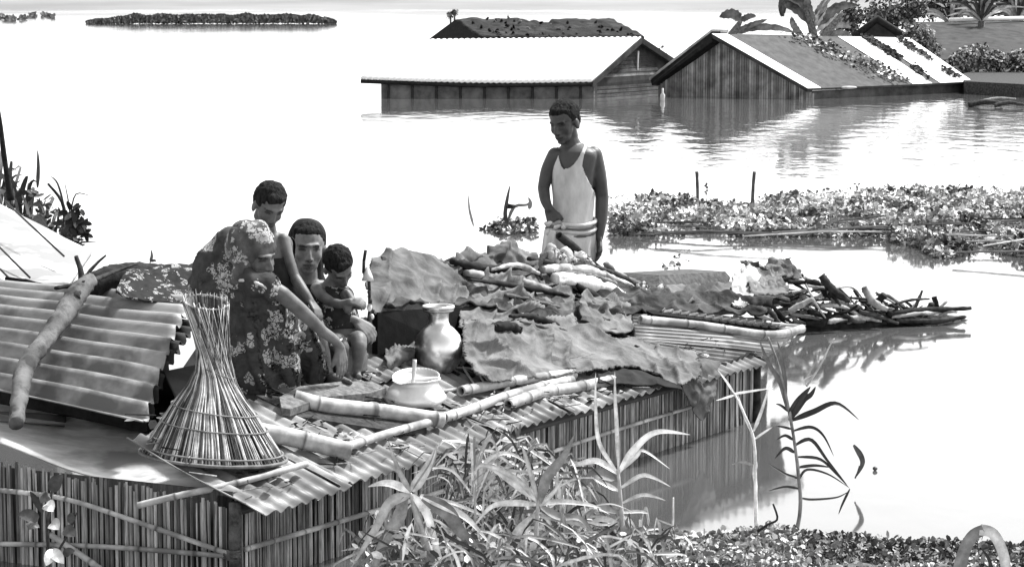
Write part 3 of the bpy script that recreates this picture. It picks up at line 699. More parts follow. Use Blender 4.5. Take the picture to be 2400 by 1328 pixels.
# reeds standing behind that roof
rt = empty('reed_clump', P(80, 560, 15.8), 'ragged dark reeds and stalks standing behind the pale steep roof', 'reeds')
b = MB(); st = MB()
for i in range(72):
    x = R_.uniform(-30, 190); y0 = 460 + x * .62 + 40; top = y0 - R_.uniform(30, 150) * (1.1 - x / 260)
    Y = R_.uniform(15.6, 16.4); x2 = x + R_.uniform(-35, 35)
    b.blade(pts([(x, y0, Y), ((x + x2) / 2, (y0 + top) / 2 - 15, Y), (x2, top, Y), (x2 + R_.uniform(-30, 30), top + R_.uniform(-8, 34), Y)]), R_.uniform(.008, .022), (Vector((0, -1, .1)) + rv(.5)).normalized(), 9, R_.choice([.25, .5, 1, 2.2]))
for i in range(150):
    x = R_.uniform(-20, 200); y = 452 + x * .62 + R_.uniform(-60, 45) * (1 - abs(x - 90) / 240); q = P(x, y, R_.uniform(15.6, 16.3))
    b.leaf(q, (Vector((0, -1, .2)) + rv(.8)).normalized(), rv().normalized(), R_.uniform(.04, .08), R_.uniform(.006, .016), R_.choice([.15, .3, .6, 1]))
for (x, y) in ((170, 500), (188, 520), (178, 545), (195, 545), (160, 530)):
    for k in range(14): b.leaf(P(x + R_.uniform(-12, 12), y + R_.uniform(-14, 14), 15.0), (Vector((0, -1, .2)) + rv(.6)).normalized(), rv().normalized(), .07, .016, R_.choice([.15, .3, .8]))
b.build('leaves', 'far_leaf', rt, smooth=False)
st.tube(pts([(26, 470, 15.5), (12, 380, 15.5), (0, 285, 15.5), (-6, 240, 15.5)]), [.022, .018, .014, .01], 7, .2, n=14, jit=.1)
st.tube(pts([(152, 560, 15.3), (148, 480, 15.3), (112, 430, 15.3)]), [.016, .012, .008], 6, .3, n=10)
st.build('stalks', 'bark', rt)
b = MB()
for (L, r) in (([(88, 440), (90, 390), (88, 350)], .012), ([(165, 510), (160, 470), (150, 420)], .005), ([(165, 505), (178, 455), (215, 460)], .005), ([(150, 480), (135, 430), (118, 412)], .007)): b.blade(pts(L, 15.2), r, Vector((0, -1, 0)), 9, .5)
b.build('stalks', 'leaf_dark', rt)

# ---------------------------------------------------------------- curved loose sheet on the hut
cs = empty('corrugated_sheet', P(200, 900, 10.3), 'big curved corrugated tin sheet heaped on the hut beside the basket trap', 'tin sheet')
c = [P(-90, 655, 11.3), P(-90, 905, 10.25), P(338, 1000, 9.75), P(452, 704, 10.9)]
def curved(c, nw, amp, bul, seed, dz=0):
    b = MB(); vs, fs = [], []; per = 8; ns = nw * per; nt_ = 26
    N = (c[1] - c[0]).cross(c[3] - c[0]).normalized(); N = N if N.z > 0 else -N
    for j in range(nt_ + 1):
        for i in range(ns + 1):
            a, t = i / ns, j / nt_; p = lerp(lerp(c[0], c[1], a), lerp(c[3], c[2], a), t)
            p = p + N * (amp * math.cos(2 * math.pi * nw * a + .4 * MN.noise(p * 2)) + bul * math.sin(a * math.pi) + .012 * MN.noise(p * 2.2 + Vector((seed, 0, 0)))) + Vector((0, 0, dz))
            p = p + (c[3] - c[0]).normalized() * (.016 * MN.noise(Vector((a * 22, seed, 3))) if j == nt_ else 0)
            vs.append(p)
    for j in range(nt_):
        for i in range(ns): q = j * (ns + 1) + i; fs.append((q, q + 1, q + ns + 2, q + ns + 1))
    b.add(vs, fs); return b
curved(c, 9, .020, .05, 0).build('upper_sheet', 'tin', cs, solid=.004)
c2 = [q + Vector((0, .03, -.05)) for q in c]; c2[2] = P(352, 985, 9.95); c2[3] = P(462, 760, 10.8); c2[1] = P(-90, 900, 10.5)
curved(c2, 9, .018, .05, 4).build('lower_sheet', 'tin_dark', cs, solid=.004)
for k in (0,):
    b = MB(); b.prism([P(-120, 885, 10.75), P(345, 984, 10.3), P(470, 800, 10.9), P(500, 1010, 10.5), P(345, 1012, 10.3), P(-120, 965, 10.75)], Vector((.0, .25, 0)), 1); b.build('shade_fill', 'dark', cs, smooth=False)  # dark block painting the shade under the curved sheet

# ---------------------------------------------------------------- crooked branch
br = empty('tree_branch', P(40, 980, 9.9), 'thick crooked forked branch lying over the curved corrugated sheet', 'branch')
def Yb(py): return 10.9 - (py - 640) / 340 * 1.05
L = [(38, 992), (46, 930), (60, 860), (100, 805), (145, 745), (180, 690), (212, 655)]
b = MB(); b.tube([P(x, y, Yb(y) - .07) for x, y in L], [.030, .034, .040, .036, .043, .046, .034], 12, .85, n=60, jit=.12); b.build('limb', 'dead', br)
b = MB(); b.tube([P(175, 700, 10.6), P(192, 655, 10.75), P(178, 600, 10.8)], [.025, .016, .009], 8, .35, n=12, jit=.1); b.build('twig', 'bark', br)
b = MB(); b.tube([P(185, 672, 10.7), P(215, 630, 10.8), P(248, 598, 10.85)], [.012, .008, .004], 7, .3, n=12, jit=.2); b.build('twig', 'bark', br)
b = MB(); b.tube([P(195, 668, 10.7), P(260, 640, 10.9), P(322, 618, 11.0)], [.014, .009, .004], 7, .5, n=14, jit=.25); b.build('twig', 'bark', br)
b = MB(); b.tube([P(130, 675, 10.6), P(170, 668, 10.7), P(200, 662, 10.7)], [.008, .010, .012], 7, .3, n=10, jit=.2); b.build('twig', 'bark', br)
# dark log with blanket heap behind
b = MB(); b.tube([P(215, 672, 11.0), P(260, 650, 11.1), P(330, 640, 11.3), P(420, 640, 11.6)], [.052, .056, .05, .03], 14, .25, n=30, jit=.08, )
setp(b.build('log', 'bark'), 'dark charred log end resting on top of the curved corrugated sheet', 'log')
rows = [[P(270, 690, 10.75), P(350, 705, 10.8), P(430, 715, 10.85), P(500, 720, 10.9), P(560, 720, 11.0)],
        [P(285, 660, 11.0), P(350, 665, 11.0), P(430, 672, 11.1), P(500, 680, 11.1), P(560, 690, 11.2)],
        [P(320, 640, 11.25), P(380, 628, 11.3), P(440, 622, 11.35), P(500, 618, 11.4), P(560, 620, 11.4)],
        [P(330, 650, 11.7), P(390, 638, 11.7), P(440, 632, 11.8), P(500, 630, 11.8), P(560, 635, 11.8)]]
setp(loft(rows, 70, 40, .022, 5, .006, 3).build('blanket', 'sari2', solid=.008), 'patterned blanket heaped behind the curved sheet and the stooping woman', 'blanket')

# ---------------------------------------------------------------- basket trap
ft = empty('fish_trap', P(500, 1085, 9.35), 'cone shaped split bamboo fish trap standing at the corner of the roof', 'fish trap')
Cb, Cw, Ct = P(500, 1066, 9.45), P(505, 868, 9.5), P(482, 708, 9.55)
px_m = 9.45 / F
def ring(c, rx, ry, z, a, tx=0, tz=0): return c + Vector((math.cos(a) * rx, math.sin(a) * ry, math.cos(a) * tx + math.sin(a) * z))
def RB(a): return ring(Cb, 170 * px_m, .22, .0, a, -.02)
def RW(a): return ring(Cw, 43 * px_m, .055, 0, a, -.03)
def RT(a): return ring(Ct, 53 * px_m, .06, .02, a, -.01)
b = MB(); NS = 170
for i in range(NS):
    a = 2 * math.pi * i / NS + R_.uniform(-.025, .025); tw = -1.05 if i % 6 else .3
    A_, B_, C_ = RB(a) + rv(.004), RW(a - .35) + rv(.004), RT(a + tw) + rv(.006) + Vector((0, 0, R_.uniform(-.01, .02)))
    wv = R_.uniform(.0022, .0042); b.tube([A_, lerp(A_, B_, .5) + rv(.004), B_, C_], [wv, wv * .9, wv * .7, wv * .6], 4, R_.choice([.25, .5, .8, 1.2, 1.9]), n=9, flat=.5)
b.build('slats', 'slatl', ft)
b = MB()
for i in range(130):
    a = 2 * math.pi * (i + .5) / 130; q0_, q1_ = RB(a), RW(a - .35); q2_ = RT(a - 1.0); c0_ = lerp(Cb, Cw, .5)
    b.tube([lerp(Cb, q0_, .97), lerp(Cw, q1_, .93), lerp(Ct, q2_, .92)], [.0055, .0045, .004], 4, R_.choice([.12, .3, .5, .8]), n=9, flat=.4)
b.build('inner_slats', 'slatl', ft)
for (t, r, ti) in ((0, .007, .5), (.07, .004, .6), (.36, .0035, .5), (.55, .003, .6), (1.0, .004, .4)):
    b = MB(); Lp = [lerp(RB(2 * math.pi * k / 40), RW(2 * math.pi * k / 40), t) * 1 for k in range(41)]; cc = lerp(Cb, Cw, t)
    Lp = [cc + (q - cc) * 1.025 for q in Lp]; b.tube(Lp, [r], 6, ti, jit=.15); b.build('hoop', 'slatl', ft)
b = MB(); Lp = [RT(2 * math.pi * k / 30) for k in range(31)]; b.tube(Lp, [.004], 5, .8); b.build('hoop', 'slatl', ft)

# ---------------------------------------------------------------- bamboo poles and boards on the roof
def bp(L, r, lab, hollow=True, tint=1.0, node=.22, grp='bamboo poles lying across the hut roof', h=None, mat='bamboo'):
    return pole([R(x, y, (h or r)) if len(q) == 0 else P(x, y, q[0]) for x, y, *q in L], [r], mat=mat, hollow=hollow, tint=tint, node=node, label=lab, group=grp, seg=14)
bp([(690, 930), (760, 948), (900, 964), (1038, 984)], .033, 'thick bamboo pole ending in front of the dented cooking pot', h=.06)
bp([(560, 1005), (660, 1020), (740, 1038), (822, 1058)], .037, 'thickest short bamboo pole, poking out beside the fish trap', h=.07)
bp([(815, 1046), (900, 1018), (1000, 990), (1020, 984)], .018, 'thin bamboo pole bridging the two thick pole ends', h=.05)
bp([(1040, 978), (1100, 960), (1180, 930), (1290, 900), (1340, 890)], .022, 'bamboo pole running on from the thick pole end towards the gunny sheet', h=.05)
bp([(1080, 916), (1200, 893), (1300, 880), (1345, 877)], .024, 'upper one of the pale poles poking out from under the gunny sheet', h=.06)
bp([(1190, 948), (1270, 920), (1360, 905), (1440, 890)], .026, 'lower stout pale pole in front of the gunny sheet', h=.05)
bp([(322, 1184, 9.15), (430, 1158, 9.15), (540, 1135, 9.2), (720, 1086, 9.45)], .013, 'long thin pole sticking out past the roof corner below the fish trap', hollow=False, node=.3)
bp([(425, 1186, 9.25), (470, 1178, 9.3), (560, 1160, 9.45), (640, 1140, 9.7)], .022, 'short hollow bamboo end beneath the roof corner', tint=.8)
bp([(1000, 920), (1050, 915), (1105, 905)], .009, 'thin split bamboo beside the cooking pot', hollow=False, h=.03)
def plank(L, hw, th, lab, mat='wood', cat='plank', tint=1.0, nose=True, grp=None):
    """L: two centre pixels on the roof; hw half width px in picture"""
    b = MB(); top = [R(x, y, L[1]) for x, y in L[0]]
    b.prism([q for q in top], Vector((0, 0, -th)), tint); return setp(b.build('plank', mat, smooth=False), lab, cat, grp)
plank(([(655, 930), (700, 905), (800, 893), (870, 893), (905, 908), (870, 920), (760, 930), (680, 958), (660, 955)], .07), 0, .03, 'worn paddle shaped plank beneath the stooping woman and her hand', tint=1.5)
plank(([(600, 925), (700, 975), (930, 1010), (1000, 1000), (860, 960), (700, 930)], .035), 0, .03, 'dark plank lying under the thick bamboo poles', tint=.5)
plank(([(1010, 890), (1120, 905), (1110, 930), (1030, 950), (990, 930)], .012), 0, .012, 'thin rough board under the cooking pot', tint=.9)
plank(([(905, 830), (1110, 850), (1130, 880), (890, 862)], .02), 0, .03, 'short dark board behind the cooking pot', tint=.35)

# ---------------------------------------------------------------- pots
def lathe(prof, c, name, mat, par, seg=40, tilt=(0, 0), solid=None, dent=0.0):
    b = MB(); vs, fs = [], []; Rm = Matrix.Rotation(tilt[0], 3, 'X') @ Matrix.Rotation(tilt[1], 3, 'Y')
    for (r, z) in prof:
        for k in range(seg):
            a = 2 * math.pi * k / seg; q = Vector((math.cos(a) * r, math.sin(a) * r, z)); q *= 1 + dent * MN.noise(q * 12)
            vs.append(c + Rm @ q)
    for j in range(len(prof) - 1):
        for k in range(seg): a = j * seg + k; a2 = j * seg + (k + 1) % seg; fs.append((a, a2, a2 + seg, a + seg))
    if prof[0][0] < .02 or True: fs.append(tuple(reversed(range(seg))))
    b.add(vs, fs); return b.build(name, mat, par, solid=solid)
kb = R(1028, 872, .01); s_ = kb.y / F
kol = empty('water_pot', kb, 'tall round bellied aluminium water pot with flared rim', 'water pot')
pf = [(.03, 0), (.07, .005), (.102, .035), (.118, .075), (.119, .11), (.105, .150), (.075, .178), (.056, .190), (.050, .205), (.050, .235), (.058, .245), (.074, .252), (.080, .262), (.078, .270), (.068, .268), (.064, .258), (.050, .245), (.044, .235), (.044, .2)]
kf = (160 * s_) / .27; lathe([(r * min(1, kf * .82), z * kf) for r, z in pf], kb, 'body', 'alu', kol)
b = MB(); tq = kb + Vector((0, 0, .250 * kf)); b.tube([tq + Vector((math.cos(a / 16 * math.pi) * .064, math.sin(a / 16 * math.pi) * .064, 0)) for a in range(33)], [.006], 6, .5); b.build('rim_band', 'alu', kol)
cb = R(975, 950, .02); s_ = cb.y / F
ck = empty('cooking_pot', cb, 'wide low aluminium cooking pot with a slanting bowl leaning behind its rim', 'cooking pot')
pf = [(.03, 0), (.075, .003), (.105, .014), (.117, .034), (.115, .052), (.102, .082), (.085, .105), (.077, .118), (.082, .127), (.089, .130), (.088, .134), (.079, .130), (.071, .116), (.071, .07), (.09, .04), (.05, .012)]
lathe([(r * 1.18, z * .86) for r, z in pf], cb, 'body', 'alu_old', ck, dent=.15)
q = P(975, 893, cb.y + .09); lid = lathe([(.03, -.012), (.07, -.006), (.095, .01), (.102, .026), (.105, .024), (.098, .006), (.07, -.01), (.02, -.016)], q, 'bowl', 'alu_old', None, tilt=(.22, -.03))
setp(lid, 'pale shallow bowl propped behind the low cooking pot', 'bowl')
b = MB(); b.tube([P(967, 903, cb.y + .02), P(970, 870, cb.y + .03), P(972, 842, cb.y + .04)], [.008, .0085, .009], 8, n=6); b.ell(P(966, 906, cb.y + .02), (.02, .012, .02))
setp(b.build('ladle', 'white'), 'white ladle handle standing upright in the cooking pot', 'ladle')
# lamp stand beside the child
lb = R(852, 880, .0); ls = empty('lamp_stand', lb, 'slender dark stand with white conical hood and a white triangular foot, before the child', 'lamp stand')
Yl = lb.y; b = MB(); Ls = [(853, 880), (857, 830), (860, 780), (866, 730), (866, 680), (864, 650), (852, 640), (853, 610), (857, 586)]
for i in range(len(Ls) - 1): b.tube([P(*Ls[i], Yl), P(*Ls[i + 1], Yl)], [.007, .007], 8, .35)
b.build('pole', 'bark', ls)
b = MB()
for i, (x, y, r, ti) in enumerate(((866, 720, .012, 9), (867, 745, .010, 1), (872, 742, .009, 9), (861, 775, .010, 8), (868, 705, .009, 1), (858, 835, .012, 1.5), (856, 862, .010, 1))): b.ell(P(x, y, Yl - .005), (r, r, r * 1.5), None, 8, 6, ti)
b.build('beads', 'bark', ls)
b = MB(); t0 = P(862, 657, Yl); b.tube([t0, P(862, 645, Yl), P(861, 625, Yl)], [.028, .02, .006], 14); b.build('lamp_hood', 'white', ls)
b = MB(); b.prism([P(815, 882, Yl - .02), P(838, 848, Yl + .2), P(870, 848, Yl + .2), P(860, 884, Yl - .02)], Vector((0, 0, -.012))); b.build('foot', 'white', ls, smooth=False)
b = MB(); b.prism([R(868, 886, .03), R(868, 870, .03), R(905, 853, .03), R(912, 862, .03)], Vector((0, 0, -.012))); setp(b.build('enamel_plate', 'white', smooth=False), 'small white slab lying flat just beside the lamp stand foot', 'plate')
# cream bundle right of child
b = MB(); Yk = R(893, 835, 0).y; b.tube([P(897, 832, Yk), P(894, 800, Yk), P(888, 765, Yk), P(874, 730, Yk + .02), P(868, 705, Yk + .03)], [.035, .036, .032, .024, .012], 14, 1.0, n=16)
b.ell(P(898, 832, Yk), (.036, .03, .02)); setp(b.build('cloth_bundle', 'cloth', remesh=.008), 'smooth pale upright cloth bundle between the child and the dark opening', 'bundle')
# crumpled rags between the plate and the pots
rows = [[R(905, 868, .02), R(940, 858, .02), R(985, 850, .02)], [R(900, 845, .07), R(940, 835, .08), R(980, 828, .07)], [R(905, 825, .05), R(940, 812, .07), R(985, 806, .06)], [R(905, 815, .0), R(940, 803, .0), R(990, 800, .0)]]
setp(loft(rows, 40, 26, .02, 14, .004, 9).build('rag', 'cloth_mid', solid=.005), 'crumpled grey rag tucked beside the tall water pot', 'rag')
# cord loops in front of the big sheet
b = MB()
for L_ in ([(1070, 805), (1100, 845), (1135, 880), (1158, 915), (1150, 925)], [(1085, 860), (1105, 890), (1120, 912)], [(1040, 856), (1070, 860), (1110, 864)], [(1080, 820), (1118, 870), (1140, 905)]):
    b.tube([R(x, y, .035) for x, y in L_], [.006, .005, .005], 6, n=16)
setp(b.build('rope', 'white'), 'white rope lines slanting from the tall water pot to the pole ends', 'rope')
# ================================================================ SACKS AND SHEETS ON THE RIDGE
def SV(x, y, v):
    p = V(x, y, v)
    return R(x, y, .065) if 0 < v < 1 and p.z < ZE + MS * v + .05 else p
def VR(L, v): return [SV(x, y, (q[0] if q else v)) for x, y, *q in L]
# shade painted as black panels in the void under the sheets
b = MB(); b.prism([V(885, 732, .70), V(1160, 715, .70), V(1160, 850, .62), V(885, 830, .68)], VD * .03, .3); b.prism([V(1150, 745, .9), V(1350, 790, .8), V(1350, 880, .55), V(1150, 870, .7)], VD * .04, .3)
setp(b.build('shade_panels', 'dark', smooth=False), 'black panels painting the shade below the large gunny sheet', 'cloth')
# dark filler added inside the heap, so every gap shows as shade
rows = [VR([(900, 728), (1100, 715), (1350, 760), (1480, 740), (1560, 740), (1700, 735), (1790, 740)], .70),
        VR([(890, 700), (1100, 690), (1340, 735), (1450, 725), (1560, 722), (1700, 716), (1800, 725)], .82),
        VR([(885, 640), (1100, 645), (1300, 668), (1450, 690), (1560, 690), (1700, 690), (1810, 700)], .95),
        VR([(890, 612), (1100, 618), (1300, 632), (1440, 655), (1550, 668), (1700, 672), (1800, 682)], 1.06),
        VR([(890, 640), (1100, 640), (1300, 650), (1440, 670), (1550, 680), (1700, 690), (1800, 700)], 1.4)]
setp(loft(rows, 200, 60, .030, 7, .006, 21).build('heap_filler', 'filler_dk', solid=.01), 'dark filler among the belongings, painting shade into gaps under sheets and bedding', 'heap filler')
def crump(b_rows, nu, nv, seed, wr, fr, fo, name, mat, lab, cat, grp=None, sol=.007, fray=.010):
    mb = loft(b_rows, nu, nv, wr, fr, .003, seed, fo=fo)
    for j in range(nv):
        for i in range(nu):
            e = min(i, nu - 1 - i, j, nv - 1 - j)
            if e < 3: mb.v[j * nu + i] += Vector((MN.noise(Vector((i * .5, j * .5, seed))), 0, MN.noise(Vector((i * .45, seed, j * .45))))) * fray * .5 * (3 - e)
    return setp(mb.build(name, mat, solid=sol), lab, cat, grp)
GG = 'gunny sheets covering the goods'
rows = [VR([(872, 738), (920, 740), (985, 738), (1040, 735), (1092, 722)], .72),
        VR([(862, 700), (905, 690), (965, 690), (1035, 695), (1095, 700)], .77),
        VR([(858, 672), (900, 655), (960, 648), (1035, 660), (1090, 675)], .86),
        VR([(864, 640), (900, 622), (960, 615), (1030, 628), (1078, 650)], .95),
        VR([(876, 608), (925, 588), (970, 590), (1020, 604), (1062, 628)], 1.06),
        VR([(890, 630), (930, 610), (970, 610), (1010, 625), (1055, 645)], 1.3)]
crump(rows, 130, 100, 1, .020, 5, [(.040, 9, 34, 1.6), (.028, -24, 30, 2)], 'gunny_sheet', 'sack', 'coarse gunny sheet peaked behind the child and the tall water pot', 'gunny sheet', GG)
rows = [VR([(1075, 770), (1150, 762), (1220, 765), (1290, 780), (1355, 790)], .62),
        VR([(1078, 730), (1150, 725), (1220, 728), (1290, 740), (1350, 757)], .70),
        VR([(1075, 705), (1150, 695), (1220, 695), (1290, 700), (1345, 715)], .80),
        VR([(1065, 670), (1150, 662), (1220, 662), (1290, 670), (1340, 690)], .90),
        VR([(1070, 650), (1150, 646), (1220, 648), (1290, 656), (1340, 680)], 1.0)]
crump(rows, 120, 90, 2, .020, 5, [(.042, 6, 52, 1.6), (.026, -20, 40, 2)], 'gunny_sheet', 'sack_pale', 'folded gunny sheet above the black gap, beneath the rolled bedding', 'gunny sheet', GG)
rows = [VR([(1145, 893), (1220, 890), (1330, 882), (1420, 868), (1490, 860), (1560, 892), (1600, 902), (1640, 880)], .22),
        VR([(1105, 868), (1200, 868), (1310, 858), (1410, 840), (1500, 845), (1560, 868), (1605, 872), (1640, 850)], .28),
        VR([(1085, 825), (1190, 820), (1300, 815), (1400, 812), (1490, 825), (1550, 838), (1605, 836), (1630, 826)], .38),
        VR([(1082, 790), (1190, 785), (1290, 785), (1400, 798), (1480, 802), (1540, 815), (1590, 826), (1625, 822)], .45),
        VR([(1086, 752), (1190, 750), (1290, 765), (1390, 792), (1460, 798), (1530, 812), (1585, 822), (1620, 822)], .56)]
crump(rows, 190, 110, 3, .020, 5, [(.040, 12, 44, 1.8), (.03, -22, 34, 2.2)], 'gunny_sheet', 'sack_pale', 'large gunny sheet draped forward to a pointed corner over the hut eave', 'gunny sheet', GG)
rows = [VR([(1590, 850), (1640, 840), (1690, 850)], .10), VR([(1590, 885), (1635, 880), (1675, 880)], -.03), VR([(1605, 920), (1640, 930), (1672, 930)], -.06), VR([(1625, 965), (1645, 985), (1660, 960)], -.05)]
setp(loft(rows, 34, 40, .016, 9, .004, 5).build('sacking_strip', 'sack', solid=.006), 'ragged strip of sacking hanging down the reed wall below the sheet corner', 'sacking')
# dark strip painting the shade below the sheet corner
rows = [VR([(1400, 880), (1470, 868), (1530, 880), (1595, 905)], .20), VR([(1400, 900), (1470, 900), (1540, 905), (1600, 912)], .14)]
setp(loft(rows, 30, 14, .015, 8, .003, 6).build('shade_sheet', 'dark', solid=.006), 'dark strip painting the shade beneath the draped gunny sheet', 'painted shade')
# folds on top, left of the man
rows = [VR([(1060, 655), (1120, 645), (1180, 640), (1260, 655)], .95), VR([(1062, 632), (1120, 622), (1190, 612), (1262, 635)], 1.0), VR([(1068, 610), (1125, 603), (1180, 572), (1245, 605)], 1.08), VR([(1070, 640), (1125, 630), (1180, 610), (1240, 630)], 1.35)]
setp(loft(rows, 80, 50, .045, 6, .006, 8, fo=[(.03, 30, 30, 3)]).build('dark_blanket', 'cloth_mid', solid=.01), 'dark crumpled blanket mound with a sharp peak beside the standing man', 'blanket')
def roll(L, r, lab, mat, tint=1.0, cat='rolled mat', grp=None, nm='rolled_mat', n=26, jit=.07):
    b = MB(); hol = nm == 'black_tube'; nud = .10 if nm in ('shade_strip', 'folded_cloth') else 0
    b.tube([V(x, y, q[0]) + (Vector((0, 0, H)) - V(x, y, q[0])).normalized() * nud for x, y, *q in L], r, 18, tint, hollow=hol, n=n * 2, jit=0, flat=1 if hol or nm == 'stick' else .8)
    fn = None if hol else (lambda p, n_: p + n_ * (r[1] * .55 * (ridged(Vector((p.x, p.y, p.z * 3)), 14) * .5 + MN.noise(p * 9)) + .003 * MN.noise(p * 50)))
    return setp(b.build(nm, mat, fn=fn), lab, cat, grp)
G = 'rolls of bedding and mats on the ridge'
roll([(1300, 655, .86), (1360, 662, .84), (1420, 680, .80), (1475, 700, .76)], [.030, .044, .042, .026], 'fat white bedding roll below the standing man', 'white', 1.3, 'bedding roll', G, 'bedding_roll', jit=.05)
roll([(1270, 632, .93), (1340, 628, .93), (1420, 645, .9), (1490, 680, .86)], [.018, .022, .022, .016], 'thin grey mat roll above the fat white bedding roll', 'cloth', 1, 'rolled mat', G)
roll([(1092, 640, .90), (1160, 650, .88), (1230, 662, .88), (1330, 690, .84)], [.014, .020, .018, .012], 'long grey mat roll lying along the peaked blanket', 'cloth', .8, 'rolled mat', G)
roll([(1310, 552, 1.12), (1345, 580, 1.10), (1372, 604, 1.06), (1420, 640, .98)], [.022, .024, .020, .014], 'black tube leaning against the white wrap of the man', 'dark', 1.6, 'tube', None, 'black_tube')
roll([(1240, 606, .98), (1290, 615, .97), (1330, 640, .93), (1370, 660, .9)], [.010, .014, .012, .010], 'thin black roll beside the black tube', 'dark', 2, 'rolled mat', G)
roll([(1350, 690, .80), (1400, 712, .78), (1470, 728, .74), (1500, 730, .73)], [.016, .022, .020, .014], 'dark roll in the shadow under the white bedding roll', 'dark', 1.6, 'rolled mat', G)
roll([(1420, 620, 1.0), (1460, 650, .97), (1500, 668, .94), (1540, 690, .90)], [.018, .020, .020, .014], 'grey roll sloping from the hand of the man to the sawn board', 'cloth_mid', 1.4, 'rolled mat', G)
for i, (L, ti) in enumerate((([(1330, 615, .98), (1400, 628, .96), (1480, 658, .93)], .5), ([(1300, 640, .92), (1370, 642, .91), (1440, 664, .88), (1510, 705, .83)], 2.2), ([(1410, 640, .94), (1470, 668, .9), (1530, 702, .86)], 1.6), ([(1270, 655, .9), (1262, 620, .95), (1288, 590, 1.0)], .3))):
    roll(L, [.009, .013, .011], ['dark stick across the bedding just below the fingers of the man', 'pale split stick along the top of the white bedding roll', 'pale stick pointing down at the grey pouch', 'black stick standing against the front of the white wrap'][i], 'wood', ti, 'stick', 'sticks among the bedding', 'stick')
for i, (L, rr_, lab) in enumerate((  # dark tubes painting the black gaps between the cloths
    ([(1195, 740, .60), (1245, 742, .62), (1300, 762, .62), (1362, 794, .58)], .016, 'painted shade slanting between the two pale gunny sheets'),
    ([(1155, 768, .52), (1185, 765, .52), (1215, 772, .52)], .030, 'black wad painting a shaded hole near the tall water pot'),
    ([(1100, 655, .86), (1200, 668, .86), (1300, 686, .84), (1352, 702, .80)], .015, 'long line of painted shade under the grey mat roll on the heap'),
    ([(1350, 668, .86), (1400, 700, .82), (1460, 722, .76), (1500, 726, .74)], .024, 'painted shade beneath the fat white bedding roll'),
    ([(1490, 812, .30), (1530, 826, .28), (1590, 826, .26)], .012, 'short strip of painted shade behind the pointed corner of the large sheet'),
    ([(1060, 612, 1.0), (1110, 625, .97), (1160, 630, .96), (1250, 622, .96)], .022, 'painted shade at the foot of the peaked dark blanket'))):
    roll(L, [rr_ * .5, rr_, rr_, rr_ * .5], lab, 'dark', 1, 'painted shade strip', 'painted shade strips in the heap', 'shade_strip')
for i, (L, rr_, mt, lab) in enumerate((
    ([(1150, 632, .94), (1210, 622, .95), (1262, 640, .93)], .016, 'cloth', 'short pale fold of cloth under the peaked dark blanket'),
    ([(1185, 690, .80), (1260, 706, .78), (1330, 728, .74)], .012, 'sack', 'thin sacking fold across the upper pale gunny sheet'),
    ([(1430, 655, .95), (1490, 690, .9), (1530, 715, .86)], .018, 'cloth', 'pale folded cloth just above the crumpled rags'),
    ([(1220, 752, .55), (1290, 772, .54), (1345, 800, .52)], .014, 'sack_pale', 'pale fold lying below the slanting strip of painted shade'))):
    roll(L, [rr_ * .5, rr_, rr_ * .6], lab, mt, 1, 'folded cloth', 'cloth folds on the heap', 'folded_cloth')
# knotted lumpy cloth
def rot0(a): return Matrix.Rotation(math.radians(a * 7 % 180), 3, 'Y') @ Matrix.Rotation(a, 3, 'X')
def lumps(L, v, lab, mat, seed, cat='cloth', nm='crumpled_cloth', wr=.02, fr=9, rm=.007):
    b = MB()
    for (x, y, r) in L: c = V(x, y, v); s = c.y / F * r; b.ell(c, (s * 1.25, s * .9, s * .7), rot0(seed * 37 + x)) 
    def fn(p, n): return p + n * (wr * 1.3 * (ridged(p + Vector((seed, 0, 0)), fr) ** 3) + .010 * MN.noise(p * 16) + .005 * ridged(p, 26))
    return setp(b.build(nm, mat, remesh=rm, fn=fn), lab, cat)
lumps([(1290, 598, 20), (1320, 610, 24), (1360, 618, 20), (1290, 620, 18), (1385, 625, 14)], 1.0, 'twisted pale cloth tied in knots at the foot of the white wrap', 'cloth', 3, wr=.03, fr=12)
lumps([(1500, 690, 16), (1520, 705, 18), (1545, 690, 14), (1510, 720, 14), (1530, 725, 14)], .84, 'crumpled white paper and rag scraps beside the sawn board', 'cloth', 5, cat='rags', wr=.03, fr=16)
lumps([(1505, 742, 18), (1525, 738, 16), (1488, 745, 12)], .74, 'small grey cloth lump in front of the reed basket', 'cloth_mid', 6, wr=.02)
# open pouch sack
rows = [VR([(1362, 758), (1400, 775), (1445, 782), (1482, 775)], .60), VR([(1358, 735), (1400, 755), (1450, 760), (1480, 748)], .58), VR([(1352, 710), (1395, 728), (1445, 735), (1475, 722)], .62),
        VR([(1362, 690), (1385, 706), (1430, 714), (1470, 708)], .66), VR([(1375, 676), (1392, 700), (1430, 708), (1468, 704)], .70)]
setp(loft(rows, 60, 50, .026, 9, .003, 11, fo=[(.025, 30, 20, 3)]).build('pouch_sack', 'sack_pale', solid=.008), 'pale open mouthed sack with a pointed ear beneath the white bedding roll', 'sack')
b = MB(); b.tube([V(1478, 778, .64), V(1472, 750, .66), V(1468, 724, .70)], [.042, .02, .004], 12, 1); setp(b.build('sack_inside_shade', 'dark'), 'small black wedge painting the shaded inside of the open mouthed sack', 'bag')  # black cone painting the dark inside of the sack mouth
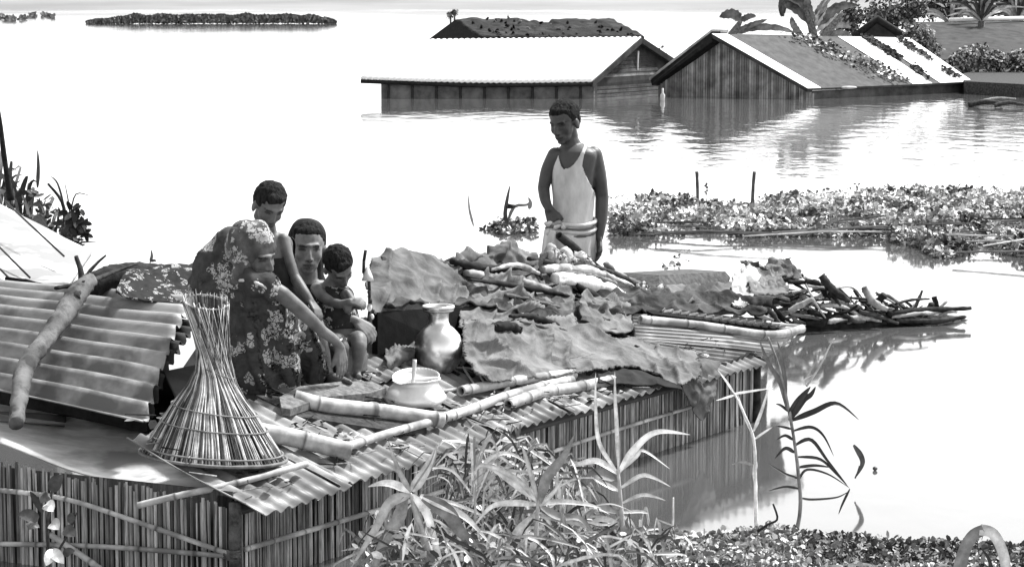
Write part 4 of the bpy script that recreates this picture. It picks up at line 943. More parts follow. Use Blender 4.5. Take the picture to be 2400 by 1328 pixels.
# sawn board / trough and basket under it
b = MB(); q = [V(1545, 645, .98), V(1700, 636, .98), V(1712, 650, .96), V(1708, 662, .94), V(1545, 672, .93)]; b.prism(q, VD * .25, .9)
setp(b.build('wooden_board', 'wood', smooth=False), 'thick dark sawn board laid flat over a basket', 'board')
rows = [VR([(1545, 712), (1590, 716), (1640, 714), (1700, 700)], .86), VR([(1548, 690), (1590, 690), (1640, 700), (1705, 690)], .86), VR([(1560, 672), (1595, 668), (1650, 672), (1715, 668)], .90)]
setp(loft(rows, 50, 30, .028, 9, .003, 12).build('cloth_pile', 'cloth_mid', solid=.01), 'crumpled clothing packed under the thick dark sawn board', 'clothing')
b = MB(); b.tube([V(1548, 728, .80), V(1600, 732, .80), V(1680, 728, .82), V(1735, 728, .82)], [.02, .024, .024, .022], 10, .35, n=24, jit=.1, hollow=True); setp(b.build('log', 'bark'), 'dark log lying along the scalloped edge of the tin sheets', 'log')
for k, (rw, v0, mt, lab, cat, nm) in enumerate((
    ([[(1715, 722), (1735, 726), (1752, 720)], [(1712, 690), (1740, 690), (1765, 695)], [(1718, 655), (1745, 645), (1775, 665)], [(1735, 640), (1752, 622), (1770, 640)]], .84, 'cloth', 'bunched translucent plastic sheeting at the end of the dark board', 'plastic', 'plastic_sheeting'),
    ([[(1755, 690), (1800, 700), (1850, 690)], [(1750, 660), (1800, 670), (1845, 668)], [(1745, 630), (1790, 645), (1830, 652)], [(1735, 612), (1775, 616), (1800, 640)]], .92, 'cloth_mid', 'grey tattered sheet over the near end of the firewood heap', 'sheet', 'tattered_sheet'),
    ([[(1795, 650), (1835, 650), (1878, 652)], [(1790, 632), (1835, 632), (1872, 640)], [(1800, 618), (1828, 608), (1850, 622)]], 1.1, 'cloth_mid', 'small peaked rag on the summit of the firewood heap', 'rag', 'peaked_rag'))):
    crump([VR(r_, v0 + .06 * q) for q, r_ in enumerate(rw)], 50, 40, 30 + k, .03, 10, [(.02, 30, 40, 2)], nm, mt, lab, cat)

# ---------------------------------------------------------------- tin sheets at the far end
def tins(c, nw, lab, mat, seed, amp=.013, tint=1.0, bulge=0):
    return setp(corr(c, nw, amp, bulge, 8, .004, seed, jag=.01, tint=tint).build('tin_sheet', mat, solid=.005), lab, 'tin sheet', 'tin sheets stacked at the far end')
tins([R(1490, 800, .05), R(1480, 740, .06), R(1885, 768, .05), R(1800, 832, .03)], 8, 'broad lower tin sheet whose ridges run out over the water', 'tin', 1, .016, 1.0)
tins([R(1478, 822, .04), R(1470, 795, .05), R(1760, 826, .03), R(1700, 855, .02)], 4, 'narrow tin sheet lying lowest beneath the draped gunny corner', 'tin_mid', 2, .014)
tins([R(1545, 731, .11), R(1835, 768, .10), R(1842, 762, .12), R(1552, 724, .125)], 15, 'upper tin sheet turned crosswise so its wavy end faces out', 'tin', 3, .019)
b = MB(); b.prism([R(1530, 744, .07), R(1835, 781, .07), R(1835, 772, .09), R(1530, 735, .09)], VD * .12 + Vector((0, 0, .042)), .4); setp(b.build('dark_board', 'dark', smooth=False), 'dark board pinched between the stacked tin sheets', 'board')
bpx = pole([R(1500, 748, .09), R(1640, 762, .09), R(1800, 784, .09), R(1880, 770, .09)], [.022], mat='bamboo', hollow=True, label='pale bamboo laid along the lower tin sheet below its wavy edge', group='bamboo poles lying across the hut roof')
# ---------------------------------------------------------------- firewood raft
raft = empty('raft', Pz(2000, 790, 0), 'low dark raft of logs that carries the firewood heap', 'raft')
for i in range(7):
    y0 = 766 - i * 3; a = Pz(1830 + i * 6 + R_.uniform(-15, 15), y0 + 10, .0); c_ = Pz(2225 + R_.uniform(-70, 25), y0 - 12 + i, .01); b = MB()
    b.tube([a, lerp(a, c_, .5) + Vector((0, 0, R_.uniform(-.01, .02))), c_], [.03, .034, .022], 8, R_.uniform(.15, .4), n=24, jit=.15); b.build('float_log', 'bark', raft)
def Yw(px): return 16.05 + (px - 1740) / 540 * .7
lg = []
heap = lambda px: 640 if px < 1900 else 640 + (px - 1900) * .33
kinds = ['thick weathered', 'thin dark', 'pale peeled', 'forked grey']
nF = 0
def wood(x0, y0, x1, y1, r, ti, lab=None, dy=0.0, bend=0, hollow=False, mat=None):
    global nF
    if lab is None:
        ln_ = math.hypot(x1 - x0, y1 - y0); an_ = math.degrees(math.atan2(y1 - y0, x1 - x0)); xm, ym = (x0 + x1) / 2, (y0 + y1) / 2
        tone = 'charred black' if ti < .3 else 'dark' if ti < .5 else 'brownish grey' if ti < 1.2 else 'weathered grey' if ti < 2 else 'pale' if ti < 2.5 else 'bleached'
        size = 'twig' if r < .011 else 'stick' if r < .016 else 'billet'; lnw = 'stubby' if ln_ < 50 else 'long' if ln_ > 85 else 'medium'
        tl_ = 'level' if abs(an_) < 12 else 'steep' if abs(an_) > 40 else 'sloping down towards the tip' if an_ > 0 else 'rising towards the tip'
        zone = ['under the tattered sheet', 'beside the bright bent twig', 'round the highest log', 'near the pale peeled log', 'by the black stub', 'at the foot of the longest branch', 'over the open water'][min(6, max(0, int((xm - 1750) / 68)))]
        hz = (ym - (655 + max(0, xm - 1880) * .24)) / 100; hw_ = 'high' if hz < .35 else 'low' if hz > .75 else 'midway'; tone = tone.replace('charred ', '').replace('brownish grey', 'brown')
        lab = '%s %s %s, %s, %s in woodpile %s' % (lnw, tone, size, tl_.replace('towards the tip', ''), hw_, zone); lab = ' '.join(lab.replace(' ,', ',').split())
    a, c_ = P(x0, y0, Yw(x0) + dy), P(x1, y1, Yw(x1) + dy + R_.uniform(-.1, .1)); m = lerp(a, c_, .5) + Vector((0, 0, bend))
    b = MB(); m = m + rv(.03); b.tube([a, m, c_], [r, r * 1.1, r * .65], 7, ti, n=16, jit=.2, hollow=hollow, flat=R_.uniform(.6, 1)); nF += 1
    return setp(b.build('firewood', mat or ('dead' if ti > 1 else 'bark')), lab or 'piece of split firewood in the mixed heap on the raft', 'firewood', 'pieces of firewood heaped on the raft')
for args in ((1925, 645, 1990, 705, .034, .35, 'thick dark log raised highest out of the firewood heap'), (2025, 672, 2080, 725, .026, 2.2, 'pale peeled log slanting in the middle of the firewood heap'), (2072, 690, 2060, 720, .03, .25, 'black stub standing up beside the pale peeled log'),
             (2100, 712, 2178, 700, .012, .5, 'thin stick with a dark knob at its raised end'), (1850, 730, 1905, 700, .022, 2.6, 'bright short split billet in the nearest part of the heap'), (1940, 754, 2065, 752, .020, 3.0, 'straight white lath along the waterline of the heap'),
             (1888, 665, 1935, 745, .009, 2.8, 'bright bent twig crossing the firewood heap'), (1762, 710, 1895, 680, .018, 1.8, 'long pale branch low at the near end of the heap'), (1760, 678, 1800, 698, .012, .2, 'short black stick under the tattered pale sheet'),
             (2080, 735, 2275, 722, .022, .3, 'longest dark branch reaching out over the water'), (2100, 750, 2262, 742, .02, .4, 'dark branch just below the longest one'), (2090, 742, 2215, 732, .014, 2.4, 'pale split branch between the two longest dark ones'), (1945, 700, 1940, 660, .008, .2, 'tiny upright dark twig beside the highest log')):
    wood(*args[:6], lab=args[6])
# random fill
for i in range(165):
    x = R_.uniform(1750, 2230); t = R_.random(); top = 655 + max(0, x - 1880) * .24; bot = 752 - max(0, x - 2050) * .03; y = lerp(top, bot, t ** .7)
    ln = R_.uniform(30, 110); an = R_.gauss(.35, .35) if R_.random() < .7 else R_.gauss(-.35, .3)
    wood(x - ln / 2 * math.cos(an), min(y - ln / 2 * math.sin(an), 758), min(x + ln / 2 * math.cos(an), 2268), min(y + ln / 2 * math.sin(an), 758), R_.uniform(.007, .022), R_.choice([.25, .35, .6, .9, 1.6, 2.2, 2.8]), dy=R_.uniform(0.02, .35), bend=R_.uniform(-.02, .02))
# sticks in the hyacinth reflected zone are in the belt itself

# litter on the roof: straw, leaves, splinters
b = MB()
for i in range(850):
    u = R_.uniform(.0, 4.2); v = R_.uniform(-.02, .62) ; 
    if MN.noise(Vector((u * 3, v * 4, 0))) < -.05: continue
    q = HU(u, v, ZE + MS * v + .035 + R_.uniform(0, .012)); d = (UD * R_.uniform(-1, 1) + VD * R_.uniform(-1, 1)).normalized(); d.z = R_.uniform(-.1, .25)
    if R_.random() < .55: b.tube([q, q + d * R_.uniform(.03, .13)], [.003, .002], 4, R_.choice([.1, .2, .5, 2.5, 4]))
    else: b.leaf(q, (Vector((0, -.2, 1)) + rv(.5)).normalized(), d, R_.uniform(.02, .05), R_.uniform(.008, .02), R_.choice([.15, .3, .5, 1.5, 4]))
setp(b.build('straw_litter', 'wood', smooth=False), 'straw, splinters and dead leaves strewn over the eave sheets of the hut', 'litter', kind='stuff')
# ================================================================ PEOPLE
def px_of(v):
    d = v - Vector((0, 0, H)); zc = d.y * CT - d.z * ST; return (1200 + F * d.x / zc, 664 - F * (d.z * CT + d.y * ST) / zc)
def rot(yaw, pitch=0, roll=0):
    r = math.radians; return Matrix.Rotation(r(yaw), 3, 'Z') @ Matrix.Rotation(r(roll), 3, 'Y') @ Matrix.Rotation(r(pitch), 3, 'X')
class Head:
    def __init__(s, c, sc_, Rm, child=0.0): s.c, s.s, s.R, s.ch = c, sc_, Rm, child
    def w(s, x, y, z): return s.c + s.R @ (Vector((x, y, z)) * s.s)
    def put(s, b):
        e = lambda x, y, z, r: b.ell(s.w(x, y, z), tuple(q * s.s for q in r), s.R, 20, 14)
        e(0, .012, .028, (.074, .092, .082)); e(0, -.03, -.012, (.062, .060, .078)); e(0, -.036, -.066, (.045 - .0 * s.ch, .046, .040)); e(0, -.070, -.092, (.022, .016, .014))
        e(.036, -.052, -.026, (.022, .024, .026)); e(-.036, -.052, -.026, (.022, .024, .026)); e(0, -.066, -.060, (.034, .026, .030))
        b.tube([s.w(-.044, -.070, .022), s.w(0, -.086, .020), s.w(.044, -.070, .022)], [.010 * s.s] * 3, 8)
        b.tube([s.w(0, -.086, .014), s.w(0, -.102, -.018), s.w(0, -.106, -.032)], [.008 * s.s, .0105 * s.s, .011 * s.s], 8)
        e(0, -.106, -.034, (.012, .012, .010)); e(.011, -.094, -.037, (.009, .01, .008)); e(-.011, -.094, -.037, (.009, .01, .008))
        e(0, -.088, -.058, (.022, .012, .006)); e(0, -.087, -.070, (.018, .012, .007))
        for x in (-1, 1): e(x * .076, .008, -.018, (.010, .022, .031)); e(x * .030, -.070, .001, (.014, .012, .011))
        b.tube([s.w(0, .02, -.04), s.w(0, .03, -.10)], [.050 * s.s, .047 * s.s], 14)
    def loc(s, p): return (s.R.transposed() @ (p - s.c)) / s.s
    def fn(s, p, n):
        q = s.loc(p); f = 0
        if q.y < -.03:
            for x in (-1, 1): d = ((q.x - x * .030) / .017) ** 2 + ((q.z - .006) / .010) ** 2; f += math.exp(-d) * .008
            d = (q.x / .024) ** 2 + ((q.z + .064) / .003) ** 2; f += math.exp(-d) * .004
        return p + s.R @ Vector((0, f * s.s, 0))
    def tint(s, p):
        q = s.loc(p); t = 1.0
        if q.y < -.02 and abs(q.x) < .07 and -.10 < q.z < .06:
            for x in (-1, 1):
                if ((q.x - x * .032) / .021) ** 2 + ((q.z - .021 + abs(abs(q.x) - .032) * .2) / .0052) ** 2 < 1: t = .22
                if ((q.x - x * .031) / .016) ** 2 + ((q.z - .003) / .0055) ** 2 < 1: t = .22
                t *= 1 - .35 * math.exp(-(((q.x - x * .031) / .022) ** 2 + ((q.z - .004) / .012) ** 2))
            if (q.x / .026) ** 2 + ((q.z + .064) / .008) ** 2 < 1: t = .62
            if abs(q.x) < .024 and abs(q.z + .064) < .0018: t = .3
            for x in (-1, 1):
                if (q.x - x * .008) ** 2 + (q.z + .043) ** 2 < .00002: t = .35
        return t
    def hair(s, par, bulge=1.0, low=0.0, mat='hair', front=.0):
        b = MB(); e = lambda x, y, z, r: b.ell(s.w(x, y, z), tuple(q * s.s for q in r), s.R, 22, 16)
        e(0, .022, .040, (.080 * bulge, .092, .080 * bulge)); e(0, .05, .0 + low, (.072, .058, .065)); e(0, -.030 + front, .072, (.058, .045, .030))
        def f(p, n): return p + n * (.0045 * MN.noise(p * 60) + .004 * MN.noise(p * 25))
        b.build('hair', mat, par, remesh=.005 * max(.8, s.s), sm=1, fn=f)
def hand(b, w, d, nrm, s=1.0, curl=30, side=1, spread=.020):
    """palm and five fingers: w wrist, d towards the fingers, nrm out of the back of the hand"""
    d = d.normalized(); nrm = (nrm - d * nrm.dot(d)).normalized(); x = d.cross(nrm)
    for i, (ln, off) in enumerate(((.066, -1.5), (.076, -.5), (.071, .5), (.056, 1.5))):
        k = w + d * (.078 - abs(off) * .004) * s + x * off * spread * s
        b.tube([w + x * off * .012 * s, k], [.014 * s, .0115 * s], 8); b.ell(k, (.0115 * s,) * 3)
        p = k; a = math.radians(curl); L_ = [k]; dd = d
        for j, fr in enumerate((.45, .3, .25)):
            aj = a * (j + .7); dd = (d * math.cos(aj) - nrm * math.sin(aj) + x * off * .04).normalized(); p = p + dd * ln * fr * s; L_.append(p)
        b.tube(L_, [.0098 * s, .0092 * s, .0082 * s, .0062 * s], 8); b.ell(L_[-1], (.0062 * s,) * 3)
    t0 = w + d * .022 * s - x * side * .022 * s; t1 = t0 + (d * .03 - x * side * .022 - nrm * .008) * s; t2 = t1 + (d * .03 - x * side * .008 - nrm * .012) * s
    b.tube([w + d * .008 * s, t0, t1, t2], [.014 * s, .014 * s, .011 * s, .0075 * s], 8); b.ell(t2, (.0075 * s,) * 3)
def limb(b, L, Rr, n=None): Q = L; b.caps(Q, Rr, 14, n or len(Q) * 4)
def ringsm(L, yaw=0, seg=40, capit=True, fold=0.0, ff=9, mb=None, tint=1.0, n=None):
    """stack of rings: (centre, half width, half depth)"""
    b = mb or MB(); C = [l[0] for l in L]; W = [l[1] for l in L]; D = [l[2] for l in L]
    if n: C, W, D = spline(C, n), spline(W, n), spline(D, n)
    Rm = Matrix.Rotation(math.radians(yaw), 3, 'Z'); vs, fs = [], []
    for j, c in enumerate(C):
        for k in range(seg):
            a = 2 * math.pi * k / seg; q = Rm @ Vector((math.cos(a) * W[j], math.sin(a) * D[j], 0))
            if fold: q *= 1 + fold * math.sin(a * ff + 1.3 * math.sin(a * 2) + j * .12) * min(1, j / len(C) * 2 + .3) + fold * .6 * MN.noise((c + q) * 14)
            vs.append(c + q)
    for j in range(len(C) - 1):
        for k in range(seg): a = j * seg + k; a2 = j * seg + (k + 1) % seg; fs.append((a, a + seg, a2 + seg, a2))
    if capit: fs.append(tuple(range(seg))); e = (len(C) - 1) * seg; fs.append(tuple(reversed(range(e, e + seg))))
    b.add(vs, fs, tint); return b

# ---- standing man
YM = 14.0; m = lambda x, y, dy=0: P(x, y, YM + dy); U = YM / F * 1.012
man = empty('person', P(1340, 660, YM) * 1, 'standing man in white sleeveless vest and white wrap, head bowed, one hand at his waist', 'person')
hd = Head(m(1322, 286, -.02), 1.03, rot(-32, 16, -4)); b = MB(); hd.put(b)
limb(b, [m(1330, 318, .02), m(1343, 352, .03)], [.050, .062]); b.ell(m(1345, 352, .02), (.085, .06, .05))
ringsm([(m(1346, 338, .02), .06, .04), (m(1347, 356), .125, .07), (m(1345, 385), .128, .088), (m(1344, 425), .118, .095), (m(1343, 470), .108, .088), (m(1340, 520), .112, .09), (m(1336, 570), .125, .1), (m(1334, 620), .12, .1)], -22, mb=b, n=24)
limb(b, [m(1391, 364, .01), m(1402, 408, .02), m(1411, 462, .03)], [.052, .047, .038]); limb(b, [m(1411, 462, .03), m(1409, 510, .01), m(1404, 556, -.02)], [.039, .036, .025])
limb(b, [m(1301, 364), m(1284, 400, .01), m(1274, 440, .0)], [.046, .042, .035]); limb(b, [m(1274, 440), m(1278, 468, -.05), m(1287, 490, -.09)], [.035, .031, .024])
hand(b, m(1404, 560, -.02), Vector((.02, -.25, -1)), Vector((.9, .3, .1)), 1.0, 22, -1)
hand(b, m(1287, 490, -.09), Vector((.35, -.25, -.9)), Vector((-.2, -1, .2)), .95, 55, 1)
limb(b, [m(1318, 640), P(1315, 780, YM), P(1315, 975, YM)], [.08, .06, .045]); limb(b, [m(1356, 640), P(1358, 780, YM), P(1358, 975, YM)], [.08, .06, .045])
b.build('body', 'skin_dark', man, remesh=.0055, fn=hd.fn, tf=lambda p, n: hd.tint(p))
hd.hair(man, 1.02)
def keepv(x, y, back):
    if back: return y > 345 and (1306 < x < 1372 or y > 400)
    if y < 334: return False
    xc, hw = 1322, (18 if x < 1322 else 50)
    if abs(x - xc) < hw and y < 396 - 62 * (abs(x - xc) / hw) ** 2.2: return False
    for (ya, xa, yb_, xb) in ((325, 1384, 360, 1370), (360, 1370, 388, 1364), (388, 1364, 415, 1374), (415, 1374, 450, 1392)):
        if ya <= y < yb_ and x > lerp(xa, xb, (y - ya) / (yb_ - ya)): return False
    if y < 405 and x < lerp(1304, 1294, (y - 334) / 70): return False
    return True
t_ = ringsm([(m(1346, 332, .02), .045, .03), (m(1346, 342, .02), .090, .058), (m(1347, 356), .133, .080), (m(1345, 385), .136, .099), (m(1344, 425), .126, .107), (m(1343, 470), .117, .100), (m(1340, 510), .119, .100), (m(1337, 535), .128, .106)], -22, 170, False, .035, 7, n=130)
fs = []
for f in t_.f:
    c = sum((t_.v[i] for i in f), Vector()) / 4; x, y = px_of(c)
    if keepv(x, y, c.y > YM + .02): fs.append(f)
t_.f = fs; used = sorted({i for f in fs for i in f}); mp = {o: k for k, o in enumerate(used)}
t_.v = [t_.v[i] for i in used]; t_.t = [1] * len(used); t_.f = [tuple(mp[i] for i in f) for f in fs]
t_.build('vest', 'white', man, solid=.003)
b = ringsm([(m(1338, 522), .135, .115), (m(1336, 545), .145, .125), (m(1334, 580), .152, .13), (m(1332, 620), .160, .135), (m(1332, 680), .165, .14), (P(1332, 800, YM), .17, .15), (P(1332, 900, YM), .17, .15)], -15, 90, True, .035, 8, n=40)
b.build('waist_wrap', 'white', man)
b = MB()
for (dy, ti, r) in ((0, 1, .012), (10, .25, .007), (18, .9, .012), (26, .2, .007)):
    L_ = []
    for k in range(25):
        a = 2 * math.pi * k / 24; q = Matrix.Rotation(math.radians(-15), 3, 'Z') @ Vector((math.cos(a) * .142, math.sin(a) * .122, .012 * math.sin(a * 2) + .012 * math.cos(a))); L_.append(m(1338, 522 + dy) + q)
    b.tube(L_, [r], 7, ti, jit=.15)
for k in range(10): q = m(1300 + R_.uniform(-16, 22), 532 + R_.uniform(-12, 14), -.12); b.ell(q, (.022, .014, .016), rot(R_.uniform(0, 90), R_.uniform(0, 60)), 10, 7, R_.choice([.2, .5, 1, 1]))
b.tube([m(1296, 540, -.13), m(1290, 575, -.14), m(1296, 612, -.12)], [.018, .022, .014], 10, .9, n=10, jit=.1); b.build('belt_knot', 'white', man)

# ---- boy
YB = 10.55; m = lambda x, y, dy=0: P(x, y, YB + dy)
boy = empty('person', R(640, 900), 'thin boy in a dark strapped top leaning down, head highest of the huddled family', 'person')
hd = Head(m(631, 482, 0), .84, rot(28, 30, 8)); b = MB(); hd.put(b)
limb(b, [m(626, 525, .03), m(628, 560, .05)], [.036, .044])
ringsm([(m(630, 545, .05), .05, .04), (m(634, 562, .05), .094, .055), (m(640, 600, .04), .086, .062), (m(652, 650, .02), .078, .06), (m(668, 700, .04), .085, .066), (m(668, 770, .08), .10, .08)], 12, mb=b, n=20)
limb(b, [m(664, 562, .03), m(676, 605, .0), m(694, 655, -.04)], [.029, .025, .021]); limb(b, [m(694, 655, -.04), m(712, 682, -.08), m(728, 706, -.10)], [.025, .022, .017])
hand(b, m(728, 706, -.10), Vector((.5, -.5, -.6)), Vector((.6, -.3, .6)), .72, 25, 1)
limb(b, [m(592, 566, .05), m(566, 610, .04), m(560, 650, 0)], [.034, .030, .025]); limb(b, [m(560, 650), m(585, 660, -.06), m(606, 664, -.1)], [.025, .021, .017])
limb(b, [m(660, 770, .10), m(700, 770, -.02), m(720, 800, -.03)], [.06, .05, .045]); limb(b, [m(720, 800, -.03), m(724, 850, .0), m(728, 890, .0)], [.042, .035, .026])
b.build('body', 'skin', boy, remesh=.005, fn=hd.fn, tf=lambda p, n: hd.tint(p) * .85)
hd.hair(boy, 1.04, .01)
t_ = ringsm([(m(628, 548, .05), .06, .045), (m(634, 562, .05), .101, .062), (m(640, 600, .04), .093, .069), (m(652, 650, .02), .086, .068), (m(668, 700, .04), .094, .075), (m(668, 760, .08), .108, .09)], 12, 90, False, .02, 7, n=60)
fs = []
for f in t_.f:
    c = sum((t_.v[i] for i in f), Vector()) / 4; x, y = px_of(c)
    if y < 604 and not (y > 560 and (612 < x < 622 or 664 < x < 672)) and c.y < YB + .06: continue
    if y < 556: continue
    fs.append(f)
t_.f = fs; used = sorted({i for f in fs for i in f}); mp = {o: k for k, o in enumerate(used)}
t_.v = [t_.v[i] for i in used]; t_.t = [1] * len(used); t_.f = [tuple(mp[i] for i in f) for f in fs]
t_.build('top', 'dark', boy, solid=.003)

# ---- woman facing the camera
YC = 10.95; m = lambda x, y, dy=0: P(x, y, YC + dy)
wc = empty('person', R(740, 880), 'woman with parted dark hair facing the viewer, arms round a small child', 'person')
hd = Head(m(721, 580, 0), 1.02, rot(10, 4, 2)); b = MB(); hd.put(b)
limb(b, [m(719, 625, .03), m(716, 665, .05)], [.048, .058])
ringsm([(m(716, 655, .05), .07, .06), (m(716, 678, .06), .155, .08), (m(720, 720, .06), .16, .10), (m(735, 780, .05), .15, .12), (m(745, 850, .06), .17, .14), (m(745, 888, .06), .17, .14)], 15, mb=b, n=22)
limb(b, [m(786, 690, .02), m(800, 735, -.06), m(795, 765, -.14)], [.044, .038, .032]); limb(b, [m(795, 765, -.14), m(815, 775, -.2), m(838, 762, -.22)], [.031, .027, .021])
limb(b, [m(700, 690, .0), m(722, 728, -.08), m(762, 748, -.16)], [.044, .036, .032]); limb(b, [m(762, 748, -.16), m(800, 742, -.22), m(836, 752, -.24)], [.032, .027, .020])
hand(b, m(838, 754, -.24), Vector((.7, -.1, -.6)), Vector((.5, -.7, .5)), .9, 35, 1)
hand(b, m(838, 762, -.22), Vector((.3, -.2, -.9)), Vector((.8, -.5, .2)), .85, 35, -1)
b.build('body', 'skin', wc, remesh=.0055, fn=hd.fn, tf=lambda p, n: hd.tint(p) * 1.25)
hd.hair(wc, 1.0, -.01, front=.008)
b = ringsm([(m(716, 662, .05), .09, .075), (m(716, 680, .06), .165, .09), (m(720, 720, .06), .17, .11), (m(735, 780, .05), .16, .13), (m(742, 850, .04), .19, .17), (m(744, 893, .04), .20, .18)], 15, 80, True, .04, 7, n=40)
b.build('dress', 'sari2', wc)
b = MB(); b.ell(hd.w(0, .035, .03), (.088, .092, .098), hd.R, 24, 16); limb(b, [hd.w(0, .06, -.02), m(716, 650, .10), m(716, 700, .12)], [.075, .09, .12])
b.build('shawl', 'dark', wc, remesh=.007, fn=lambda p, n: p + n * .006 * MN.noise(p * 18))
# ---- small child
YD = 10.72; m = lambda x, y, dy=0: P(x, y, YD + dy)
ch = empty('person', R(815, 875), 'small crop haired child looking down, held by the woman, next to the lamp stand', 'person')
hd = Head(m(794, 624, 0), .78, rot(22, 48, -14)); b = MB(); hd.put(b)
limb(b, [m(785, 650, .03), m(775, 672, .06)], [.03, .04])
ringsm([(m(776, 662, .06), .05, .04), (m(776, 680, .05), .085, .055), (m(785, 720, .03), .085, .065), (m(800, 770, .03), .085, .07), (m(808, 830, .05), .10, .09), (m(812, 868, .05), .09, .09)], 18, mb=b, n=18)
limb(b, [m(742, 676, .03), m(756, 694, -.04), m(778, 708, -.08)], [.028, .025, .021]); limb(b, [m(778, 708, -.08), m(800, 712, -.12), m(820, 706, -.14)], [.021, .019, .015])
hand(b, m(820, 706, -.14), Vector((.9, -.3, -.1)), Vector((0, -.6, .8)), .62, 45, 1)
limb(b, [m(812, 690, .0), m(830, 712, -.04), m(850, 716, -.06)], [.026, .022, .018]); limb(b, [m(850, 716, -.06), m(842, 706, -.12), m(832, 706, -.14)], [.018, .017, .014])
hand(b, m(840, 708, -.12), Vector((-.7, -.5, -.3)), Vector((.2, -.8, .5)), .62, 50, -1)
limb(b, [m(800, 820, .0), m(790, 800, -.10), m(800, 815, -.14)], [.045, .04, .036]); limb(b, [m(800, 815, -.14), m(806, 850, -.12), m(812, 882, -.10)], [.036, .03, .022])
limb(b, [m(822, 820, .0), m(838, 795, -.08), m(842, 810, -.12)], [.045, .04, .034]); limb(b, [m(842, 810, -.12), m(838, 848, -.10), m(834, 876, -.08)], [.034, .028, .021])
b.tube([m(812, 880, -.10), m(820, 890, -.17)], [.02, .014], 8); b.tube([m(834, 874, -.08), m(842, 884, -.15)], [.02, .014], 8)
b.build('body', 'skin', ch, remesh=.0048, fn=hd.fn, tf=lambda p, n: hd.tint(p) * .95)
hd.hair(ch, 1.05, .01)
b = ringsm([(m(776, 668, .06), .06, .05), (m(777, 684, .05), .092, .062), (m(785, 720, .03), .092, .072), (m(798, 765, .03), .09, .076)], 18, 60, False, .03, 7, n=26); b.build('shirt', 'sari2', ch, solid=.004)
# ---- stooping woman in the flowered sari
YA = 10.35; m = lambda x, y, dy=0: P(x, y, YA + dy)
wa = empty('person', R(620, 925), 'stooping veiled woman in a flowered sari, one bare arm reaching down to the roof', 'person')
hd = Head(m(600, 600, -.08), .92, rot(48, 12, -6)); b = MB(); hd.put(b)
limb(b, [m(575, 615, .02), m(552, 640, .03)], [.045, .055])
limb(b, [m(545, 630, .05), m(520, 680, .08), m(530, 760, .12), m(560, 830, .14)], [.07, .10, .12, .13])
limb(b, [m(560, 655, -.1), m(612, 664, -.16), m(662, 690, -.18)], [.046, .040, .034]); limb(b, [m(662, 690, -.18), m(712, 734, -.14), m(756, 776, -.06)], [.034, .031, .024])
limb(b, [m(756, 776, -.06), m(782, 795, .0), m(797, 812, .05)], [.024, .022, .019])
hand(b, m(796, 812, .05), Vector((.12, .1, -1)), Vector((.8, -.5, .1)), .95, 10, -1)
limb(b, [m(560, 830, .10), m(600, 740, -.02), m(650, 712, -.06)], [.11, .085, .07]); limb(b, [m(650, 712, -.06), m(665, 810, .0), m(672, 900, .05)], [.062, .05, .035])
limb(b, [m(580, 850, .12), m(680, 770, .10), m(730, 770, .10)], [.10, .08, .06]); limb(b, [m(730, 770, .10), m(750, 830, .18), m(766, 880, .22)], [.056, .045, .03])
b.tube([m(764, 880, .22), m(790, 888, .16), m(822, 897, .12)], [.026, .024, .014], 10)
for k in range(5): b.tube([m(806 + k * 2, 890 + k * 1.5, .12 + .015 * k), m(824 + k, 895 + k * 1.4, .10 + .015 * k)], [.010, .008], 6)
b.build('body', 'skin', wa, remesh=.0055, fn=hd.fn, tf=lambda p, n: hd.tint(p))
# veil
b = MB(); b.ell(hd.w(0, .030, .046), (.095, .102, .106), hd.R, 22, 16); limb(b, [hd.w(0, .06, .06), m(572, 590, .02), m(566, 650, .02)], [.085, .085, .07]); limb(b, [hd.w(-.05, .02, .03), m(572, 600, -.08), m(566, 650, -.12)], [.05, .055, .06])
def fv(p, n):
    q = hd.loc(p); r = p + n * (.006 * math.sin((p.x * 1.0 - p.z * .5) * 70 + 3 * MN.noise(p * 7)) + .005 * ridged(p, 14) + .004 * MN.noise(p * 20))
    return r
b.build('veil', 'sari', wa, remesh=.006, fn=fv, tf=lambda p, n: 1.7 + .4 * math.sin(p.x * 70 + p.z * 30 + 2 * MN.noise(p * 8)))
# sari: back, lap and the long fall over the shins
b = MB(); limb(b, [m(548, 578, .06), m(524, 618, .08), m(512, 670, .08), m(530, 700, .0)], [.085, .11, .125, .10])
limb(b, [m(520, 680, .05), m(570, 690, -.06), m(630, 705, -.10)], [.12, .10, .075]); limb(b, [m(550, 650, -.09), m(600, 664, -.16), m(632, 676, -.17)], [.065, .056, .052]); limb(b, [m(630, 705, -.10), m(655, 760, -.04), m(662, 850, .0), m(668, 905, .04)], [.08, .085, .085, .075])
limb(b, [m(560, 720, -.02), m(585, 790, -.02), m(600, 860, .0), m(610, 905, .02)], [.13, .135, .13, .12]); limb(b, [m(660, 740, .05), m(710, 790, .10), m(728, 850, .15), m(735, 888, .18)], [.09, .085, .07, .06])
def fs_(p, n):
    f = .014 * math.sin(p.x * 62 + 2.5 * MN.noise(p * 5) + p.z * 6) * (1 if p.z < .95 else .5)
    return p + n * (f + .012 * (ridged(p, 8) ** 3))
b.build('sari', 'sari', wa, remesh=.007, fn=fs_)
b = MB(); b.tube([m(500, 662, -.04), m(540, 655, -.14), m(590, 660, -.20), m(622, 672, -.21), m(650, 690, -.21)], [.008, .012, .013, .013, .008], 8, .9, n=26, jit=.25, flat=.6)
b.build('sari_border', 'white', wa)
b = MB(); q = m(788, 802, .03); b.tube([q + Vector((math.cos(a / 12 * 6.283) * .024, math.sin(a / 12 * 6.283) * .022, math.cos(a / 12 * 6.283) * .014)) for a in range(13)], [.004], 6, 1); b.build('bangle', 'alu', wa)

